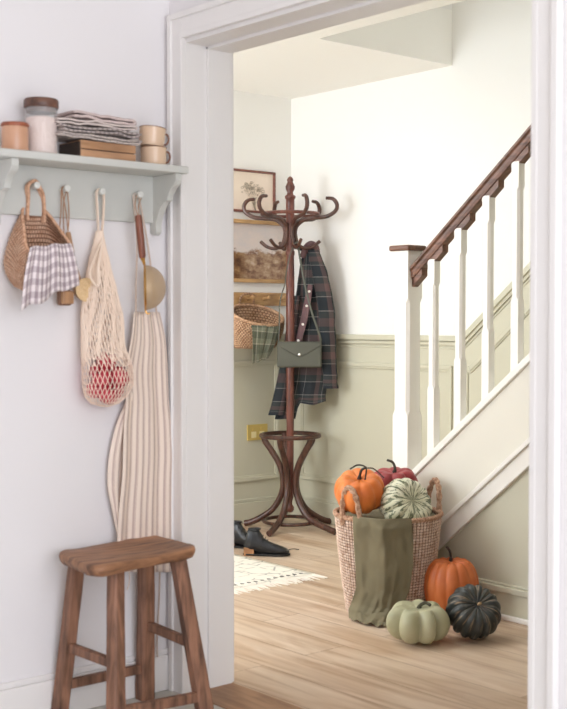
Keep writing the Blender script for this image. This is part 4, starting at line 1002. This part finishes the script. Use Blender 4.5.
# in the basket
c = place(359.5, 491, 4.80); pumpkin('orange_pumpkin', 'bright orange pumpkin with dark branching stem, resting in the basket', c, .101, .165, 9, .10, ORG, axis=(.28, -.30, .9), stem=[(0, 0, 0), (.004, 0, .02), (.01, .004, .045), (.028, .012, .062)], stemr=.0055, smat=STEMT)
PO = bpy.data.objects[[o.name for o in C.objects if o.name.startswith('orange_pumpkin')][-1]]
s0, s1, s2, s3 = place(366, 475, 4.76), place(366, 468, 4.76), place(350, 469, 4.76), place(384, 478, 4.74)
MB().tube(spl([place(365, 480, 4.76), s1, place(358, 465, 4.77), s2], 5), .0032, 7).build('twig', STEMT, PO); MB().tube(spl([s1, place(374, 469, 4.75), s3], 5), .0028, 7).build('twig', STEMT, PO)
c = place(394, 485, 4.96); pumpkin('red_pumpkin', 'dark red lobed squash at the back of the basket behind the striped one', c, .104, .155, 7, .28, RED, axis=(.05, -.1, 1), stem=[(0, 0, -.01), (.008, 0, .02), (.0, -.004, .045), (-.024, -.01, .052)], stemr=.006, smat=STEMT, pw=.7)
c = place(406, 505, 4.78); pumpkin('striped_squash', 'white and green striped squash lying tilted at the basket front', c, .110, .150, 14, .08, STRP, axis=(.86, -.15, .45), stem=None, rot=.3)
# on the floor
c = place(451.5, 584, 4.735); c.z = .126; pumpkin('orange_pumpkin', 'tall orange pumpkin on the floor against the basket and skirting', c, .107, .252, 12, .055, ORG2, axis=(.0, -.04, 1), stem=[(0, 0, -.01), (.0, 0, .02), (-.004, 0, .04), (-.014, -.01, .06)], stemr=.0055, smat=STEMT, dim=.18)
c = place(473.5, 614, 4.44); c.z = .101; pumpkin('black_pumpkin', 'nearly black ribbed pumpkin tipped on its side on the floor', c, .102, .165, 15, .13, BLG, axis=(.62, -.35, .62), stem=[(0, 0, -.012), (.003, .002, .006), (.006, .004, .016)], stemr=.006, warp=.12, dim=.28, smat=M('tan_stub', (170, 140, 104), .8))
c = place(418, 622, 4.40); c.z = .076; pumpkin('pale_green_pumpkin', 'pale sage green deeply lobed pumpkin nearest the olive cloth', c, .118, .150, 7, .44, PGR, axis=(.05, -.05, 1), stem=[(0, 0, -.012), (.004, .008, .012), (.02, .02, .022), (.04, .02, .018)], stemr=.007, dim=.34, pw=.62, rot=.1, warp=.22)

# ---- olive cloth hung over the basket rim down to the floor
OLC = M('olive_linen', (134, 126, 102), .92, c2=(118, 111, 90), scale=6, bump=.35, bscale=700, spec=.1)
front = -DIR
def cpt(px, z, out):      # point in front of the basket below photo column px
    r_ = RB+(RT_-RB)*min(1, z/HB)
    a = (px-388)/250.0     # metres along the view's right from the axis
    off_ = math.sqrt(max(.0001, r_*r_-min(abs(a), r_*.97)**2))
    return KC+RT*a+front*(off_+out)+ZZ*z
rowsL = [(.392, 351, .004), (.408, 350.5, .014), (.37, 350.5, .022), (.30, 351.5, .022), (.22, 353, .024), (.13, 354, .030), (.06, 350, .040), (.030, 347, .070), (.008, 347, .115)]
rowsR = [(.392, 406, .004), (.408, 406, .014), (.37, 407, .022), (.30, 408, .022), (.22, 408, .024), (.13, 405, .030), (.06, 398, .045), (.028, 388, .075), (.010, 380, .120)]
NR = 56
def cl(u, v):
    i = v*(len(rowsL)-1); k = min(int(i), len(rowsL)-2); s = i-k
    zL, pL, oL = [rowsL[k][j]+(rowsL[k+1][j]-rowsL[k][j])*s for j in range(3)]; zR, pR, oR = [rowsR[k][j]+(rowsR[k+1][j]-rowsR[k][j])*s for j in range(3)]
    z = zL+(zR-zL)*u; px = pL+(pR-pL)*u; o_ = oL+(oR-oL)*u
    ww = u+.10*math.sin(2.2*v+1)+.05*nz((u*2, v*4, 0), 1, 5); fd = (.020*(1-abs(math.sin(PI*1.45*ww+.5)))**1.5+.010*(1-abs(math.sin(PI*3.3*ww+1.4)))**2*v+.016*nz((u*3, v*4, 0), 1, 3)+.009*nz((u*9, v*13, 0), 1, 6)-.004)*min(1, v*3.2)
    if v > .8: fd += .012*nz((u*6, v*22, 0), 1, 8)
    p = cpt(px, z, max(o_+fd, .010 if v > .15 else .003)); p.z = max(p.z+(.012*nz((u*7, v*9, 0), 1, 11) if v > .85 else 0), .006); return p
m = MB().grid(cl, 44, NR, us=1, vs=1)
# bunched part lying inside the rim under the pumpkins
n0 = len(m.v)
m.grid(lambda u, v: KC+(RT*math.cos(2*PI*u)+DIR*math.sin(2*PI*u))*(RT_-.022)*v+ZZ*(.372+.012*nz((u*5, v*5, 0), 1, 2)+.014*v), 36, 6, cu=True)
tag(m.build('olive_cloth', OLC, solid=.003, sub=1), 'crumpled olive linen cloth hanging over the basket rim to the floor', 'cloth')

# ================================================================== LIGHT + CAMERA
def area(name, loc, rot, sx, sy, power, col):
    l = bpy.data.lights.new(name, 'AREA'); l.shape = 'RECTANGLE'; l.size = sx; l.size_y = sy; l.energy = power; l.color = col
    o = bpy.data.objects.new(name, l); C.objects.link(o); o.location = loc; o.rotation_euler = rot; return o
area('window_daylight', ((WX0+WX1)/2, -1.64, (WZ0+WZ1)/2), (-PI/2-.52, 0, PI), WX1-WX0, WZ1-WZ0, 70, (.885, .94, 1))
area('window_daylight', (4.58, (NY0+NY1)/2, (NZ0+NZ1)/2), (PI/2, 0, PI/2), NY1-NY0, NZ1-NZ0, 70, (.885, .915, 1))
area('landing_daylight', (1.9, 2.0, 4.7), (0, 0, 0), 1.2, .7, 18, (.94, .97, 1))
area('hall_fill_light', (-1.0, .9, CZ-.06), (0, 0, 0), .35, .35, 9, (.97, .98, 1))  # unseen fill added to brighten the hall's left wall and floor
w_ = bpy.data.worlds.new('world'); bpy.context.scene.world = w_; w_.use_nodes = True
w_.node_tree.nodes['Background'].inputs[0].default_value = (.85, .92, 1, 1); w_.node_tree.nodes['Background'].inputs[1].default_value = 1.0
cd = bpy.data.cameras.new('camera'); cam = bpy.data.objects.new('camera', cd); C.objects.link(cam)
cam.matrix_world = Matrix(((RT.x, UP.x, -FW.x, CAM.x), (RT.y, UP.y, -FW.y, CAM.y), (RT.z, UP.z, -FW.z, CAM.z), (0, 0, 0, 1)))
cd.sensor_width = 36; cd.sensor_fit = 'AUTO'; cd.lens = F/709*36; cd.clip_start = .05; cd.clip_end = 60
cd.dof.use_dof = True; cd.dof.focus_distance = 5.6; cd.dof.aperture_fstop = 5.0
sc = bpy.context.scene; sc.camera = cam
sc.view_settings.view_transform = 'Standard'; sc.view_settings.look = 'None'; sc.view_settings.exposure = 0.16; sc.view_settings.gamma = 1
sc.view_settings.use_curve_mapping = False
sc.cycles.max_bounces = 12; sc.cycles.diffuse_bounces = 8; sc.cycles.use_denoising = True; sc.cycles.sample_clamp_indirect = 6
